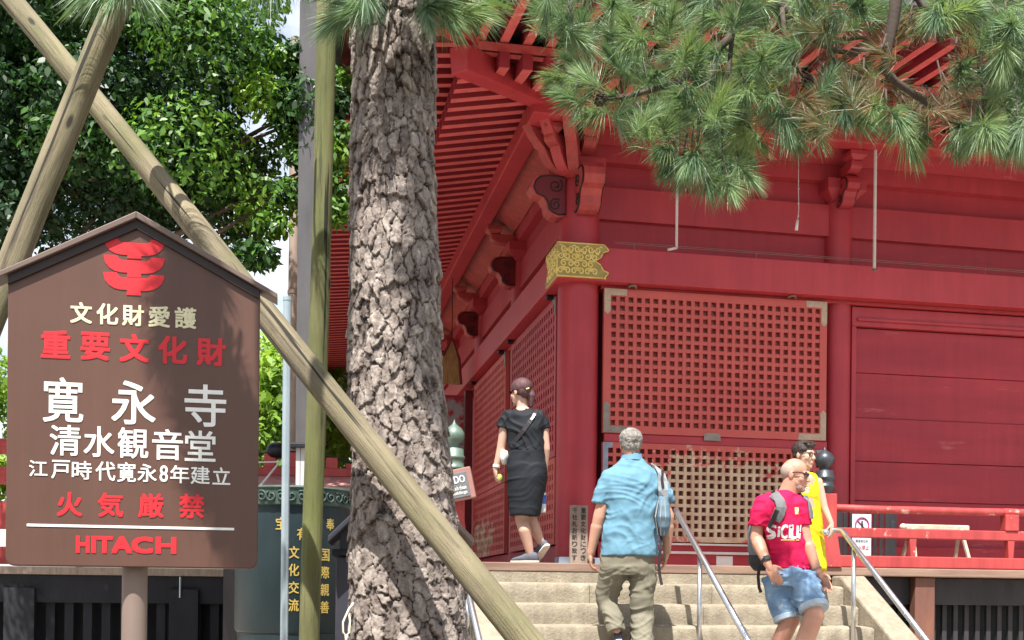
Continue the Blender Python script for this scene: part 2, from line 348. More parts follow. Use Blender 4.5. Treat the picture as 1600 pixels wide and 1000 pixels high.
# ------------------------------------------------------------------ mesh helpers
class MB:
    def __init__(self):
        self.v, self.f = [], []

    def raw(self, vs, fs):
        o = len(self.v)
        self.v += [Vector(p) for p in vs]
        self.f += [[i + o for i in f] for f in fs]
        return self

    def box(self, x0, x1, y0, y1, z0, z1):
        return self.raw([(x0, y0, z0), (x1, y0, z0), (x1, y1, z0), (x0, y1, z0), (x0, y0, z1), (x1, y0, z1), (x1, y1, z1), (x0, y1, z1)],
                        [(0, 3, 2, 1), (4, 5, 6, 7), (0, 1, 5, 4), (1, 2, 6, 5), (2, 3, 7, 6), (3, 0, 4, 7)])

    def beam(self, p0, p1, w, h, up=Vector((0, 0, 1)), w1=None, h1=None):
        """box from p0 to p1, width w across, height h along up (centred)"""
        p0, p1 = Vector(p0), Vector(p1)
        t = (p1 - p0).normalized()
        s = t.cross(up).normalized()
        n = s.cross(t).normalized()
        w1 = w1 or w; h1 = h1 or h
        vs = []
        for p, ww, hh in ((p0, w, h), (p1, w1, h1)):
            for a, b in ((-1, -1), (1, -1), (1, 1), (-1, 1)):
                vs.append(p + s * (a * ww / 2) + n * (b * hh / 2))
        return self.raw(vs, [(0, 1, 2, 3), (7, 6, 5, 4), (0, 4, 5, 1), (1, 5, 6, 2), (2, 6, 7, 3), (3, 7, 4, 0)])

    def rings(self, rs, close=True):
        """loft through rings (lists of equal length)"""
        n = len(rs[0])
        vs = [p for r in rs for p in r]
        fs = []
        for i in range(len(rs) - 1):
            for j in range(n):
                k = (j + 1) % n
                fs.append((i * n + j, i * n + k, (i + 1) * n + k, (i + 1) * n + j))
        if close:
            fs.append(tuple(range(n))[::-1])
            fs.append(tuple((len(rs) - 1) * n + j for j in range(n)))
        return self.raw(vs, fs)

    def tube(self, pts, radii, n=12, up=Vector((0.13, 0.21, 0.97))):
        pts = [Vector(p) for p in pts]
        if isinstance(radii, (int, float)):
            radii = [radii] * len(pts)
        rs = []
        s = None
        for i, p in enumerate(pts):
            t = (pts[min(i + 1, len(pts) - 1)] - pts[max(i - 1, 0)]).normalized()
            if s is None:
                s = t.cross(up)
                if s.length < 0.05:
                    s = t.cross(Vector((1, 0, 0)))
            s = (s - t * s.dot(t)).normalized()
            q = t.cross(s)
            rs.append([p + (s * math.cos(2 * math.pi * j / n) + q * math.sin(2 * math.pi * j / n)) * radii[i] for j in range(n)])
        return self.rings(rs)

    def cap(self, p0, r0, p1, r1, n=16):
        """capsule with rounded ends"""
        p0, p1 = Vector(p0), Vector(p1)
        t = (p1 - p0)
        L = t.length
        t = t.normalized() if L > 1e-6 else Vector((0, 0, 1))
        pts, rad = [], []
        for k in range(5):
            a = math.pi / 2 * (k / 5)
            pts.append(p0 - t * (r0 * math.cos(a))); rad.append(max(r0 * math.sin(a), r0 * 0.05))
        pts.append(p0); rad.append(r0)
        pts.append(p1); rad.append(r1)
        for k in range(4, -1, -1):
            a = math.pi / 2 * (k / 5)
            pts.append(p1 + t * (r1 * math.cos(a))); rad.append(max(r1 * math.sin(a), r1 * 0.05))
        return self.tube(pts, rad, n)

    def chain(self, pts, radii, n=16):
        for i in range(len(pts) - 1):
            self.cap(pts[i], radii[i], pts[i + 1], radii[i + 1], n)
        return self

    def ell(self, c, ax, n=18, m=10):
        """ellipsoid with three axis vectors"""
        c = Vector(c)
        a, b, w = [Vector(x) for x in ax]
        rs = []
        for i in range(m + 1):
            ph = math.pi * (0.02 + 0.96 * i / m)
            rs.append([c - w * math.cos(ph) + (a * math.cos(2 * math.pi * j / n) + b * math.sin(2 * math.pi * j / n)) * math.sin(ph) for j in range(n)])
        return self.rings(rs)

    def loft(self, rings, n=28, power=2.0):
        """rings: (centre, side vector, front vector): closed super-elliptic loft"""
        rs = []
        for c, a, b in rings:
            c, a, b = Vector(c), Vector(a), Vector(b)
            r = []
            for j in range(n):
                th = 2 * math.pi * j / n
                cc, ss = math.cos(th), math.sin(th)
                r.append(c + a * math.copysign(abs(cc) ** (2 / power), cc) + b * math.copysign(abs(ss) ** (2 / power), ss))
            rs.append(r)
        return self.rings(rs)

    def lathe(self, prof, c=(0, 0, 0), n=32):
        c = Vector(c)
        return self.rings([[c + Vector((r * math.cos(2 * math.pi * j / n), r * math.sin(2 * math.pi * j / n), z)) for j in range(n)] for r, z in prof])

    def prism(self, poly, o, ux, uy, d):
        """flat polygon (list of 2-D points) in the plane o, ux, uy pushed out by vector d"""
        o, ux, uy, d = Vector(o), Vector(ux), Vector(uy), Vector(d)
        n = len(poly)
        a = [o + ux * x + uy * y for x, y in poly]
        vs = a + [p + d for p in a]
        fs = [tuple(range(n)), tuple(range(2 * n - 1, n - 1, -1))]
        fs += [(i, i + n, (i + 1) % n + n, (i + 1) % n) for i in range(n)]
        return self.raw(vs, fs)

    def mesh(self, name):
        me = bpy.data.meshes.new(name)
        me.from_pydata([tuple(p) for p in self.v], [], self.f)
        bm = bmesh.new(); bm.from_mesh(me)
        bmesh.ops.recalc_face_normals(bm, faces=bm.faces)
        bm.to_mesh(me); bm.free()
        return me

    def build(self, name, mat, parent=None, smooth=False, bevel=0.0, world=False):
        me = self.mesh(name)
        return place(name, me, mat, parent, smooth, bevel, world)


MW = {}


def place(name, me, mat, parent=None, smooth=False, bevel=0.0, world=False):
    if world and parent is not None:
        me.transform(MW[parent.name].inverted())
    if mat is not None:
        me.materials.append(mat)
    o = bpy.data.objects.new(name, me)
    COL.objects.link(o)
    MW[o.name] = Matrix.Identity(4)
    if parent is not None:
        o.parent = parent
        MW[o.name] = MW[parent.name].copy()
    if smooth:
        me.polygons.foreach_set('use_smooth', [True] * len(me.polygons))
        if smooth == 'angle':
            me.set_sharp_from_angle(angle=R(38))
    if bevel:
        b = o.modifiers.new('bevel', 'BEVEL')
        b.width = bevel; b.segments = 2; b.limit_method = 'ANGLE'; b.angle_limit = R(40)
    return o


def thing(name, label, cat, loc=(0, 0, 0), rotz=0.0, group=None):
    o = bpy.data.objects.new(name, None)
    COL.objects.link(o)
    o.empty_display_size = 0.2
    o.location = loc; o.rotation_euler = (0, 0, rotz)
    MW[o.name] = Matrix.Translation(Vector(loc)) @ Matrix.Rotation(rotz, 4, 'Z')
    return tag(o, label, cat, group)


def tag(o, label=None, cat=None, group=None, kind=None):
    for k, v in (('label', label), ('category', cat), ('group', group), ('kind', kind)):
        if v:
            o[k] = v
    return o


def textmesh(s, bold=0.0):
    """flat glyphs centred on the origin: vertices (numpy n x 2, em = 1) and faces"""
    cu = bpy.data.curves.new('glyph', 'FONT')
    cu.body = s; cu.size = 1.0; cu.offset = bold
    cu.resolution_u = 3
    ob = bpy.data.objects.new('glyph', cu)
    COL.objects.link(ob)
    dg = bpy.context.evaluated_depsgraph_get()
    me = bpy.data.meshes.new_from_object(ob.evaluated_get(dg))
    v = np.array([tuple(q.co)[:2] for q in me.vertices]) if len(me.vertices) else np.zeros((0, 2))
    f = [list(p.vertices) for p in me.polygons]
    bpy.data.objects.remove(ob); bpy.data.curves.remove(cu); bpy.data.meshes.remove(me)
    if len(v):
        v = v - (v.max(0) + v.min(0)) / 2
    return v, f


GLY = {}


def glyph(mb, ch, o, ux, uy, d, w, h, bold=0.02):
    """one character fitted into a w x h box centred on o; bold thickens by overstriking"""
    if ch not in GLY:
        GLY[ch] = textmesh(ch, 0)
    v, f = GLY[ch]
    if not len(v):
        return
    ext = v.max(0) - v.min(0)
    o, ux, uy, d = Vector(o), Vector(ux), Vector(uy), Vector(d)
    k = bold * max(w, h) * .5
    nrm = ux.cross(uy).normalized()
    for q, (sx, sy) in enumerate(((-1, -1), (1, -1), (1, 1), (-1, 1), (0, 0)) if k > 0 else ((0, 0),)):
        pts = [o + ux * (x * (w - 2 * k) / ext[0] + sx * k) + uy * (y * (h - 2 * k) / ext[1] + sy * k) + d + nrm * (.00012 * q) for x, y in v]
        mb.raw(pts, f)


def remesh(mb, voxel, it=4, factor=0.5):
    me = mb.mesh('tmp')
    ob = bpy.data.objects.new('tmp', me); COL.objects.link(ob)
    r = ob.modifiers.new('r', 'REMESH'); r.mode = 'VOXEL'; r.voxel_size = voxel
    s = ob.modifiers.new('s', 'SMOOTH'); s.iterations = it; s.factor = factor
    dg = bpy.context.evaluated_depsgraph_get()
    out = bpy.data.meshes.new_from_object(ob.evaluated_get(dg))
    bpy.data.objects.remove(ob); bpy.data.meshes.remove(me)
    return out


def wrinkle(me, fields, creases=()):
    """push vertices along their normals: fields = [(amplitude, frequency)]; creases = [(amplitude, angle, across, along)]
    are sharp folds running at an angle in the upright plane"""
    new = []
    for v in me.vertices:
        d = 0.0
        for amp, fr in fields:
            d += amp * noise.noise(Vector((v.co.x * fr[0], v.co.y * fr[1], v.co.z * fr[2])))
        for k, (amp, ang, ac, al) in enumerate(creases):
            c, s = math.cos(ang), math.sin(ang)
            x = v.co.x + v.co.y * .8
            a, b = x * c - v.co.z * s, x * s + v.co.z * c
            n = noise.noise(Vector((a * al + 7 * k, v.co.y * 2, b * ac + 1.2 * noise.noise(Vector((a * 5, b * 5, k))))))
            m = noise.noise(Vector((v.co.x * 4 + k, v.co.y * 4, v.co.z * 4 + 30))) + .45
            d += amp * max(m, 0) * (.5 - min(1, abs(n) * 3.2))
        new.append(v.co + v.normal * d)
    for v, q in zip(me.vertices, new):
        v.co = q
    me.update()


def setattr_face(me, name, vals, domain='FACE'):
    a = me.attributes.new(name, 'FLOAT', domain)
    a.data.foreach_set('value', np.asarray(vals, dtype=np.float32))
# ------------------------------------------------------------------ camera, sun, sky
cam = bpy.data.cameras.new('camera')
camo = bpy.data.objects.new('camera', cam); COL.objects.link(camo)
camo.location = CAM
camo.rotation_euler = (R(90), -ROLL, 0)
cam.sensor_width = 36; cam.sensor_fit = 'HORIZONTAL'
cam.lens = K / 1600 * 36
cam.shift_y = (HZ - 500) / 1600
cam.clip_start = 0.05; cam.clip_end = 2000
SC.camera = camo

SUN_EL, SUN_AZ = R(62), R(191)            # azimuth clockwise from +Y
sd = Vector((math.sin(SUN_AZ) * math.cos(SUN_EL), math.cos(SUN_AZ) * math.cos(SUN_EL), math.sin(SUN_EL)))
sl = bpy.data.lights.new('sun', 'SUN'); sl.energy = 5.0; sl.angle = R(0.5); sl.color = (1.0, 0.95, 0.87)
so = bpy.data.objects.new('sun', sl); COL.objects.link(so)
so.rotation_euler = (-sd).to_track_quat('-Z', 'Y').to_euler()
w = bpy.data.worlds.new('World'); SC.world = w; w.use_nodes = True
wn = w.node_tree
bg = wn.nodes['Background']
sky = wn.nodes.new('ShaderNodeTexSky'); sky.sky_type = 'NISHITA'; sky.sun_disc = False
sky.sun_elevation = SUN_EL; sky.sun_rotation = SUN_AZ
sky.air_density = 1.4; sky.dust_density = 1.6; sky.ozone_density = 1.0
tcw = wn.nodes.new('ShaderNodeTexCoord')
mpw = wn.nodes.new('ShaderNodeMapping'); mpw.inputs['Scale'].default_value = (1, 1, 2.2)
wn.links.new(tcw.outputs['Generated'], mpw.inputs['Vector'])
cl = ramp(wn, noise_tex(wn, mpw.outputs['Vector'], 2.3, 8, 0.6), [(0.42, (0, 0, 0)), (0.62, (1, 1, 1))])
skyc = mix(wn, cl, sky.outputs[0], (9.5, 9.7, 10.2))            # broken white summer cloud
wn.links.new(skyc, bg.inputs[0]); bg.inputs[1].default_value = 0.075
SC.view_settings.view_transform = 'Standard'; SC.view_settings.look = 'None'
SC.view_settings.exposure = 1.15; SC.view_settings.gamma = 1.0

# ------------------------------------------------------------------ ground
g = MB().raw([(-300, -150, 0), (300, -150, 0), (300, 500, 0), (-300, 500, 0)], [(0, 1, 2, 3)])
gm = pbr('dark_soil', (0.14, 0.11, 0.075), (0.08, 0.065, 0.045), 1.5, 0.95, 0.6, 25)
tag(g.build('ground', gm), kind='structure')
cm = pbr('pale_gravel', (0.56, 0.50, 0.42), (0.46, 0.40, 0.34), 1.5, 0.95, 0.5, 25)
tag(MB().raw([(-3.2, 5.7, .004), (20, 5.7, .004), (20, 14, .004), (-3.2, 11.5, .004)], [(0, 1, 2, 3)]).build('bounce_court', cm), kind='structure')  # unseen pale ground, sized to bounce light up under the eaves
tag(MB().raw([(-30, 6.4, .008), (-3.21, 6.4, .008), (-3.21, 13.2, .008), (-30, 13.2, .008)], [(0, 1, 2, 3)]).build('gravel_path', cm), kind='structure')

# ------------------------------------------------------------------ the hall
hall = thing('temple_hall', 'large vermilion temple hall with raftered eaves, lattice shutters and a gilt corner band', 'temple hall', C0, YAW)
CF = hall
ZB0, ZB1 = 4.60, 4.93          # long beam
NB = 0.27


def part(mb, name, mat, parent=None, **kw):
    return mb.build(name, M[mat], parent or hall, **kw)


cols = [(0, 0, .2)] + [(a, 0, .14) for a in (2.71, 5.42, 8.13, 10.84)] + [(0, b, .14) for b in (2.72, 5.44, 8.16, 10.88, 13.6)]
for a, b, r in cols:
    part(MB().lathe([(r, HF), (r, 5.0), (r * .985, 5.5), (r * .93, 5.6)], (a, b, 0), 40), 'column', 'red', smooth='angle')
part(MB().box(-.215, -.10, -.215, -.02, HF, HF + .09).box(-.08, .20, -.222, -.12, HF, HF + .085), 'column_base', 'bluefit', bevel=.004)
part(MB().box(-.10, .13, -.235, -.226, HF, HF + .08), 'column_base', 'darkiron', bevel=.003)

# beams wrapping the corner: front run, then side run butted against it
def long_beam(z0, z1, f, slope=.02):
    mb = MB()
    pr = [(-f, z0), (-.02, z0), (-.02, z1), (-f + slope, z1)]
    mb.prism([(b, z) for b, z in pr], (-f, 0, 0), (0, 1, 0), (0, 0, 1), (12 + f, 0, 0))
    mb2 = MB()
    mb2.prism([(a, z) for a, z in pr], (0, -.02, 0), (1, 0, 0), (0, 0, 1), (0, 14.2, 0))
    return mb, mb2
for mb in long_beam(ZB0, ZB1, NB):
    part(mb, 'long_beam', 'red_beam', bevel=.008)
part(MB().box(.19, 12, -.14, .06, ZB0 - .035, ZB0 - .002), 'lintel', 'red', bevel=.004)
part(MB().box(-.14, .06, .19, 14, ZB0 - .035, ZB0 - .002), 'lintel', 'red', bevel=.004)
part(MB().box(-.10, 12, -.06, .08, 5.26, 5.58).box(-.06, .08, .10, 14, 5.26, 5.58), 'head_tie_beam', 'red', bevel=.008)
part(MB().box(.1, 12, .0, .05, ZB1 - .02, 6.5).box(.0, .05, .1, 14, ZB1 - .02, 6.5), 'upper_wall_board', 'plank_red')
part(MB().box(.19, 12, -.12, .08, HF, 2.13), 'threshold', 'plank_red', bevel=.006)
part(MB().box(-.12, .08, .19, 14, HF, 2.10), 'threshold', 'plank_red', bevel=.006)
part(MB().box(.25, 2.5, -.155, -.121, 2.105, 2.125), 'door_track', 'alu', bevel=.003)
part(MB().box(.25, 2.5, -.155, -.121, 2.02, 2.045), 'door_track', 'alu', bevel=.003)
a, z = hall_at(1132, 877, -.124)
tagp = part(MB().box(a - .085, a + .085, -.128, -.1205, z - .045, z + .05), 'paper_notice', 'paper')

# plank bays on the front
for a0 in (2.71, 5.42, 8.13):
    x0, x1 = a0 + .12, a0 + 2.59
    mb = MB().box(x0, x1, -.10, .04, 4.36, 4.555).box(x0, x0 + .05, -.10, .04, 2.132, 4.358).box(x1 - .05, x1, -.10, .04, 2.132, 4.358)
    mb.box(x0 + .052, x1 - .052, -.125, -.02, 4.41, 4.44)
    part(mb, 'panel_frame', 'red', bevel=.006)
    z = 2.132
    mb = MB()
    for i, hgt in enumerate((.47, .40, .44, .46, .453)):
        y = -.035 - .012 * ((i * 7) % 3)
        mb.box(x0 + .052, x1 - .052, y, .03, z, z + hgt - .004)
        z += hgt
    part(mb, 'plank_panel', 'plank_red', bevel=.004)
mb = MB()
for k in range(1, 5):
    mb.box(-.04, .04, 2.72 * k + .13, 2.72 * k + 2.6, 2.11, 4.55)
part(mb.box(0.05, .07, .2, 14, 1.9, 4.6), 'side_wall_board', 'plank_red')

part(MB().box(.12, 12, .085, .11, HF, ZB0).box(.085, .11, .12, 14, HF, ZB0), 'inner_wall', 'maroon')

# lattice shutters
M['lat_lower'] = lattice_mat('worn_lattice_front', 1.05, 2.55, .62, 1.35, 1.05)
M['lat_upper'] = lattice_mat('painted_lattice_front', -0.55, 4.9, .7, 1.1, 2.6)
M['lat_side'] = lattice_mat('worn_lattice_side', 0.65, 2.35, .55, 4.5, -1.6)
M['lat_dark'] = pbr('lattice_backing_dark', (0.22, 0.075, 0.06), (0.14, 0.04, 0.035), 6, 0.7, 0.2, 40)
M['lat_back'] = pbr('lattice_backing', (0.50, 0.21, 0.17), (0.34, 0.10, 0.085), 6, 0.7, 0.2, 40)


def lattice(ax, s0, s1, z0, z1, pitch, barw, front, mat, margin=.06, depth=.05, pz=None):
    """grid shutter in the plane across axis ax ('a': facing -b, 'b': facing -a)"""
    mb = MB()
    bx = (lambda p0, p1, d0, d1, q0, q1: mb.box(p0, p1, d0, d1, q0, q1)) if ax == 'a' else (lambda p0, p1, d0, d1, q0, q1: mb.box(d0, d1, p0, p1, q0, q1))
    f, bk = front, front + depth
    bx(s0, s1, f, bk, z0, z0 + margin); bx(s0, s1, f, bk, z1 - margin, z1)
    bx(s0, s0 + margin, f, bk, z0 + margin, z1 - margin); bx(s1 - margin, s1, f, bk, z0 + margin, z1 - margin)
    w = s1 - s0 - 2 * margin; h = z1 - z0 - 2 * margin
    nx = round((w + barw) / pitch); nz = round((h + barw) / (pz or pitch))
    px_, pz_ = (w + barw) / nx, (h + barw) / nz
    for i in range(1, nx):
        c = s0 + margin + i * px_ - barw + random.gauss(0, .0016)
        bx(c, c + barw, f + .002, bk - .002, z0 + margin, z1 - margin)
    for j in range(1, nz):
        c = z0 + margin + j * pz_ - barw
        for i in range(nx):                                    # short rails between the stiles
            p = s0 + margin + i * px_
            q = random.gauss(0, .0012)
            bx(p - .004, p + px_ - barw + .004, f + .004 + abs(q), bk - .004, c + q, c + barw + q)
    return mb


lp = part(lattice('a', .215, 2.525, 3.175, 4.565, .0835, .035, -.165, None, .075, .05, .0865), 'lattice_shutter', 'lat_upper', bevel=.0)
part(MB().box(.24, 2.54, -.112, -.09, 3.18, 4.56), 'backing_board', 'lat_back', lp)
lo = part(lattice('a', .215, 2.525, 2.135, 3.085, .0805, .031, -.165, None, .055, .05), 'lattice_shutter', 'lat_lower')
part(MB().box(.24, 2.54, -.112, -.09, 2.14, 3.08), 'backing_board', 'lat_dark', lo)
part(MB().box(.235, 2.545, -.15, -.10, 3.089, 3.171), 'shutter_rail', 'red', bevel=.004)


def lplate(x, z, sx, sz, L1, L2, w, y):
    """L-shaped corner fitting"""
    po = [(0, 0), (sx * L1, 0), (sx * (L1 - .01), sz * w), (sx * w, sz * w), (sx * w, sz * (L2 - .03)), (sx * w * .5, sz * L2), (0, sz * (L2 - .03))]
    return MB().prism(po, (x, y, z), (1, 0, 0), (0, 0, 1), (0, -.004, 0))


for x, sx in ((.217, 1), (2.523, -1)):
    part(lplate(x, 4.563, sx, -1, .23, .25, .062, -.166), 'corner_fitting', 'palefit', lp)
    part(lplate(x, 3.177, sx, 1, .30, .30, .062, -.166), 'corner_fitting', 'iron' if sx > 0 else 'palefit', lp)
    part(lplate(x, 3.083, sx, -1, .10, .36, .052, -.166), 'corner_fitting', 'bluefit', lo)
a, z = hall_at(1113, 683, -.17)
part(MB().prism([(-.085, -.035), (.085, -.035), (.085, .02), (.06, .04), (-.06, .04), (-.085, .02)], (a, -.166, z), (1, 0, 0), (0, 0, 1), (0, -.006, 0)), 'hasp', 'iron', lp)
for px in (987, 1236):
    a, z = hall_at(px, 453, -.17)
    part(MB().tube([(a - .04, -.19, 4.575), (a - .02, -.22, 4.59), (a + .02, -.22, 4.59), (a + .04, -.19, 4.575)], .012, 8), 'hinge_ring', 'iron', smooth=True)
for b0, b1 in ((.235, 2.55), (2.90, 5.27)):
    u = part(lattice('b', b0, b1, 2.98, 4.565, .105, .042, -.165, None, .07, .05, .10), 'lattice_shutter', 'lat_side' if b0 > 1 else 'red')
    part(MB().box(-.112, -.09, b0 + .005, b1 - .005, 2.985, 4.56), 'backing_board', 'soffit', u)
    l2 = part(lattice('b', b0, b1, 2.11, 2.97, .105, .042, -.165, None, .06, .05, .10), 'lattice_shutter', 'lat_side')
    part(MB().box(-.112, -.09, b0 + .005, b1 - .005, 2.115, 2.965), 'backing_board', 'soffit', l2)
    part(MB().box(-.172, -.166, b0, b0 + .06, 4.40, 4.563).box(-.172, -.166, b0 + .062, b0 + .12, 4.50, 4.563), 'corner_fitting', 'iron', u)
    for bb in (b0 + .12, b1 - .12):
        part(MB().box(-.24, -.17, bb - .03, bb + .03, 4.555, 4.60), 'hinge_ring', 'darkiron', u, bevel=.01)

# gilt band where the beams meet
zc = (ZB0 + ZB1) / 2 + .015; hh = .158
fit = [(0, -hh), (.46, -hh), (.505, -hh + .05), (.45, -hh + .075), (.425, -.035), (.37, 0), (.425, .035), (.45, hh - .075), (.505, hh - .05), (.46, hh), (0, hh)]
gf = part(MB().prism(fit, (-NB - .012, -NB - .003, zc), (1, 0, 0), (0, 0, 1), (0, -.010, 0)), 'gilt_corner_fitting', 'goldback', bevel=.003)
part(MB().prism(fit, (-NB - .003, -NB - .012, zc), (0, 1, 0), (0, 0, 1), (-.010, 0, 0)), 'side_plate', 'goldback', gf, bevel=.003)
part(MB().box(-NB - .012, .20, -NB - .012, -.205, zc - hh - .006, zc - hh + .004).box(-NB - .012, -.205, -.20, .20, zc - hh - .006, zc - hh + .004), 'bottom_plate', 'goldplain', gf)
def scrollwork(o, ux):
    mb = MB()
    o, ux = Vector(o), Vector(ux)
    n = 0
    for r_, zz in enumerate((-.104, -.035, .035, .104)):
        for c_ in range(7):
            x = .035 + c_ * .066 + (.030 if r_ % 2 else 0)
            if x > .43 or (abs(zz) < .05 and x > .37):
                continue
            n += 1
            c0 = o + ux * x + Vector((0, 0, zz))
            f = 1 if n % 2 else -1
            pts = [c0 + ux * (f * math.cos(t * 8.2 + r_) * .031 * (1 - .75 * t)) + Vector((0, 0, math.sin(t * 8.2 + r_) * .034 * (1 - .75 * t))) for t in [k / 17 for k in range(18)]]
            mb.tube(pts, [.0105 - .004 * k / 17 for k in range(18)], 6)
            mb.ell(c0 + ux * (.030 * f) + Vector((0, 0, .030)), (ux * .017, ux.cross(Z_) * .005, Z_ * .009), 8, 5)
    return mb


Z_ = Vector((0, 0, 1))
part(scrollwork((-NB - .012, -NB - .015, zc), (1, 0, 0)), 'scroll_relief', 'goldplain', gf, smooth=True)
part(scrollwork((-NB - .015, -NB - .012, zc), (0, 1, 0)), 'scroll_relief', 'goldplain', gf, smooth=True)
rim = MB()
for q in range(len(fit)):
    p0, p1 = fit[q], fit[(q + 1) % len(fit)]
    rim.tube([(-NB - .012 + p0[0], -NB - .016, zc + p0[1]), (-NB - .012 + p1[0], -NB - .016, zc + p1[1])], .007, 6)
part(rim, 'gilt_rim', 'goldplain', gf, smooth=True)

# nosings (carved cloud ends)
cloud = [(0, -.17), (0, .17), (.06, .18), (.16, .18), (.24, .165), (.285, .12), (.30, .06), (.27, 0), (.20, -.02), (.165, -.07), (.155, -.13), (.11, -.165), (.06, -.18)]


def spiral(c, r, turns, ux, uy, flip=1):
    pts = []
    for i in range(26):
        t = i / 25
        an = t * turns * 2 * math.pi * flip + 2.2
        rr = r * (1 - .8 * t)
        pts.append(Vector(c) + Vector(ux) * (rr * math.cos(an)) + Vector(uy) * (rr * math.sin(an)))
    return pts


def nosing(a, b, z, out, side, s=1.0, mats=('bracket', 'maroon')):
    out, side = Vector(out), Vector(side)
    o = Vector((a, b, z)) - side * .09 * s
    k = part(MB().prism([(x * 1.06 * s, y * 1.06 * s) for x, y in cloud], o, out, (0, 0, 1), side * .18 * s), 'cloud_nosing', mats[0], bevel=.008)
    for sg in (1, -1):
        oo = Vector((a, b, z)) + side * sg * .0905 * s
        part(MB().prism([(x * .94 * s, y * .94 * s) for x, y in cloud], oo, out, (0, 0, 1), side * sg * .004), 'carved_face', mats[1], k)
        o2 = oo + side * sg * .006
        ln = MB()
        pts = [o2 + out * (x * .95 * s) + Vector((0, 0, y * .95 * s)) for x, y in cloud]
        ln.tube(pts[1:] + pts[:1], .007 * s, 6)
        ln.tube(spiral(o2 + out * .09 * s + Vector((0, 0, .085 * s)), .065 * s, 1.5, out, (0, 0, 1)), .006 * s, 6)
        ln.tube(spiral(o2 + out * .09 * s + Vector((0, 0, -.085 * s)), .055 * s, 1.5, out, (0, 0, 1), -1), .006 * s, 6)
        part(ln, 'scroll_line', 'black_line', k, smooth=True)


nosing(-.17, -.03, 5.43, (-1, 0, 0), (0, -1, 0), 1.08)
nosing(.02, -.17, 5.45, (0, -1, 0), (1, 0, 0), 1.12, ('bracket', 'bracket'))
for k in (1, 2, 3):
    nosing(-.12, 2.72 * k, 5.46, (-1, 0, 0), (0, -1, 0), .95)
for k in (1, 2):
    nosing(2.71 * k, -.12, 5.66, (0, -1, 0), (1, 0, 0), .75, ('red', 'red'))

# brackets
def arm(o, out, L, h, w, curve=.6):
    out = Vector(out).normalized()
    side = out.cross(Vector((0, 0, 1)))
    po = [(-L * .2, 0), (L * curve, 0)]
    for i in range(1, 7):
        t = i / 6
        po.append((L * curve + L * (1 - curve) * math.sin(t * math.pi / 2), h * .62 * (1 - math.cos(t * math.pi / 2))))
    po += [(L, h), (-L * .2, h)]
    return MB().prism(po, Vector(o) - side * w / 2, out, (0, 0, 1), side * w)


def masu(c, s, h):
    x, y, z = c
    k = s * .38
    mb = MB()
    mb.rings([[Vector((x + sx * q, y + sy * q, zz)) for sx, sy in ((-1, -1), (1, -1), (1, 1), (-1, 1))] for q, zz in ((k * .72, z), (s / 2, z + h * .45), (s / 2, z + h))])
    return mb


PZ = 6.005
spots = [(0, 0, [(-1, 0, 0), (0, -1, 0), (-1, -1, 0)])] + [(a, 0, [(0, -1, 0)]) for a, b, r in cols[1:4]] + [(0, b, [(-1, 0, 0)]) for a, b, r in cols[5:9]]
for a, b, outs in spots:
    part(masu((a, b, 5.602), .42, .20), 'bearing_block', 'red', bevel=.006)
    for o in outs:
        o = Vector(o)
        L = .40 * o.length
        on = o.normalized()
        part(arm((a, b, 5.803), on, L, .11, .12), 'bracket_arm', 'red' if a > 1 else 'bracket', bevel=.006)  # front brackets take a darker red in place of eave shade
        t = Vector((a, b, 0)) + on * (.36 * o.length)
        part(masu((t.x, t.y, 5.915), .18, .085), 'bearing_block', 'red' if a > 1 else 'bracket', bevel=.005)
    if len(outs) == 1:
        o = outs[0]
        sd_ = Vector((1, 0, 0)) if o[1] else Vector((0, 1, 0))
        for sg in (1, -1):
            part(arm(Vector((a, b, 5.803)) + Vector(o) * .02, sd_ * sg, .52, .13, .13), 'bracket_arm', 'red', bevel=.006)
            e = Vector((a, b, 5.935)) + sd_ * sg * .44 + Vector(o) * .02
            part(masu(tuple(e), .19, .09), 'bearing_block', 'red', bevel=.005)
# curved corner brackets stepping out under the hip
for i, (r0, r1, z0, z1) in enumerate(((.12, .50, 5.60, 5.88), (.22, .66, 5.78, 6.02))):
    for ang in (205, 225, 246):
        d = Vector((math.cos(R(ang)), math.sin(R(ang)), 0))
        pts = []
        for k in range(9):
            t = k / 8
            pts.append(d * (r0 + (r1 - r0) * (t ** .7)) + Vector((0, 0, z0 + (z1 - z0) * t ** 2.0)))
        part(MB().rings([[p + d.cross(Vector((0, 0, 1))) * s_ * .055 + Vector((0, 0, q)) for s_, q in ((-1, 0), (1, 0), (1, .13), (-1, .13))] for p in pts]), 'curved_bracket', 'bracket' if ang != 225 else 'red_beam', bevel=.005)
part(MB().box(-.06, 12, -.10, .10, 5.80, 5.998), 'wall_plate', 'red')
part(MB().box(-.10, .10, .10, 14, 5.80, 5.998), 'wall_plate', 'red')
part(MB().box(-.59, 12, -.59, -.41, PZ, PZ + .18), 'purlin', 'red_beam', bevel=.012)
part(MB().box(-.59, -.41, -.405, 14.5, PZ, PZ + .18), 'purlin', 'red_beam', bevel=.012)
# sloping cove boards from wall plate to purlin
part(MB().raw([(-.02, -.11, 5.96), (12, -.11, 5.96), (12, -.42, 6.14), (-.32, -.42, 6.14)], [(0, 1, 2, 3)]), 'cove_board', 'plank_red')  # darker paint than the side cove, standing in for shade
part(MB().raw([(-.11, -.02, 5.96), (-.42, -.32, 6.14), (-.42, 14, 6.14), (-.11, 14, 5.96)], [(0, 1, 2, 3)]), 'cove_board', 'bracket')

# rafters
zb = lambda o: 6.187 + (.5 - o) * .18
zf = lambda o: 6.268 - (o - 1.27) * .10
RW, RH, FW, FH = .086, .135, .076, .11
KO, EO = 1.30, 2.25


def fr(side, o, s, z):
    return Vector((-o, s, z)) if side == 'L' else Vector((s, -o, z))


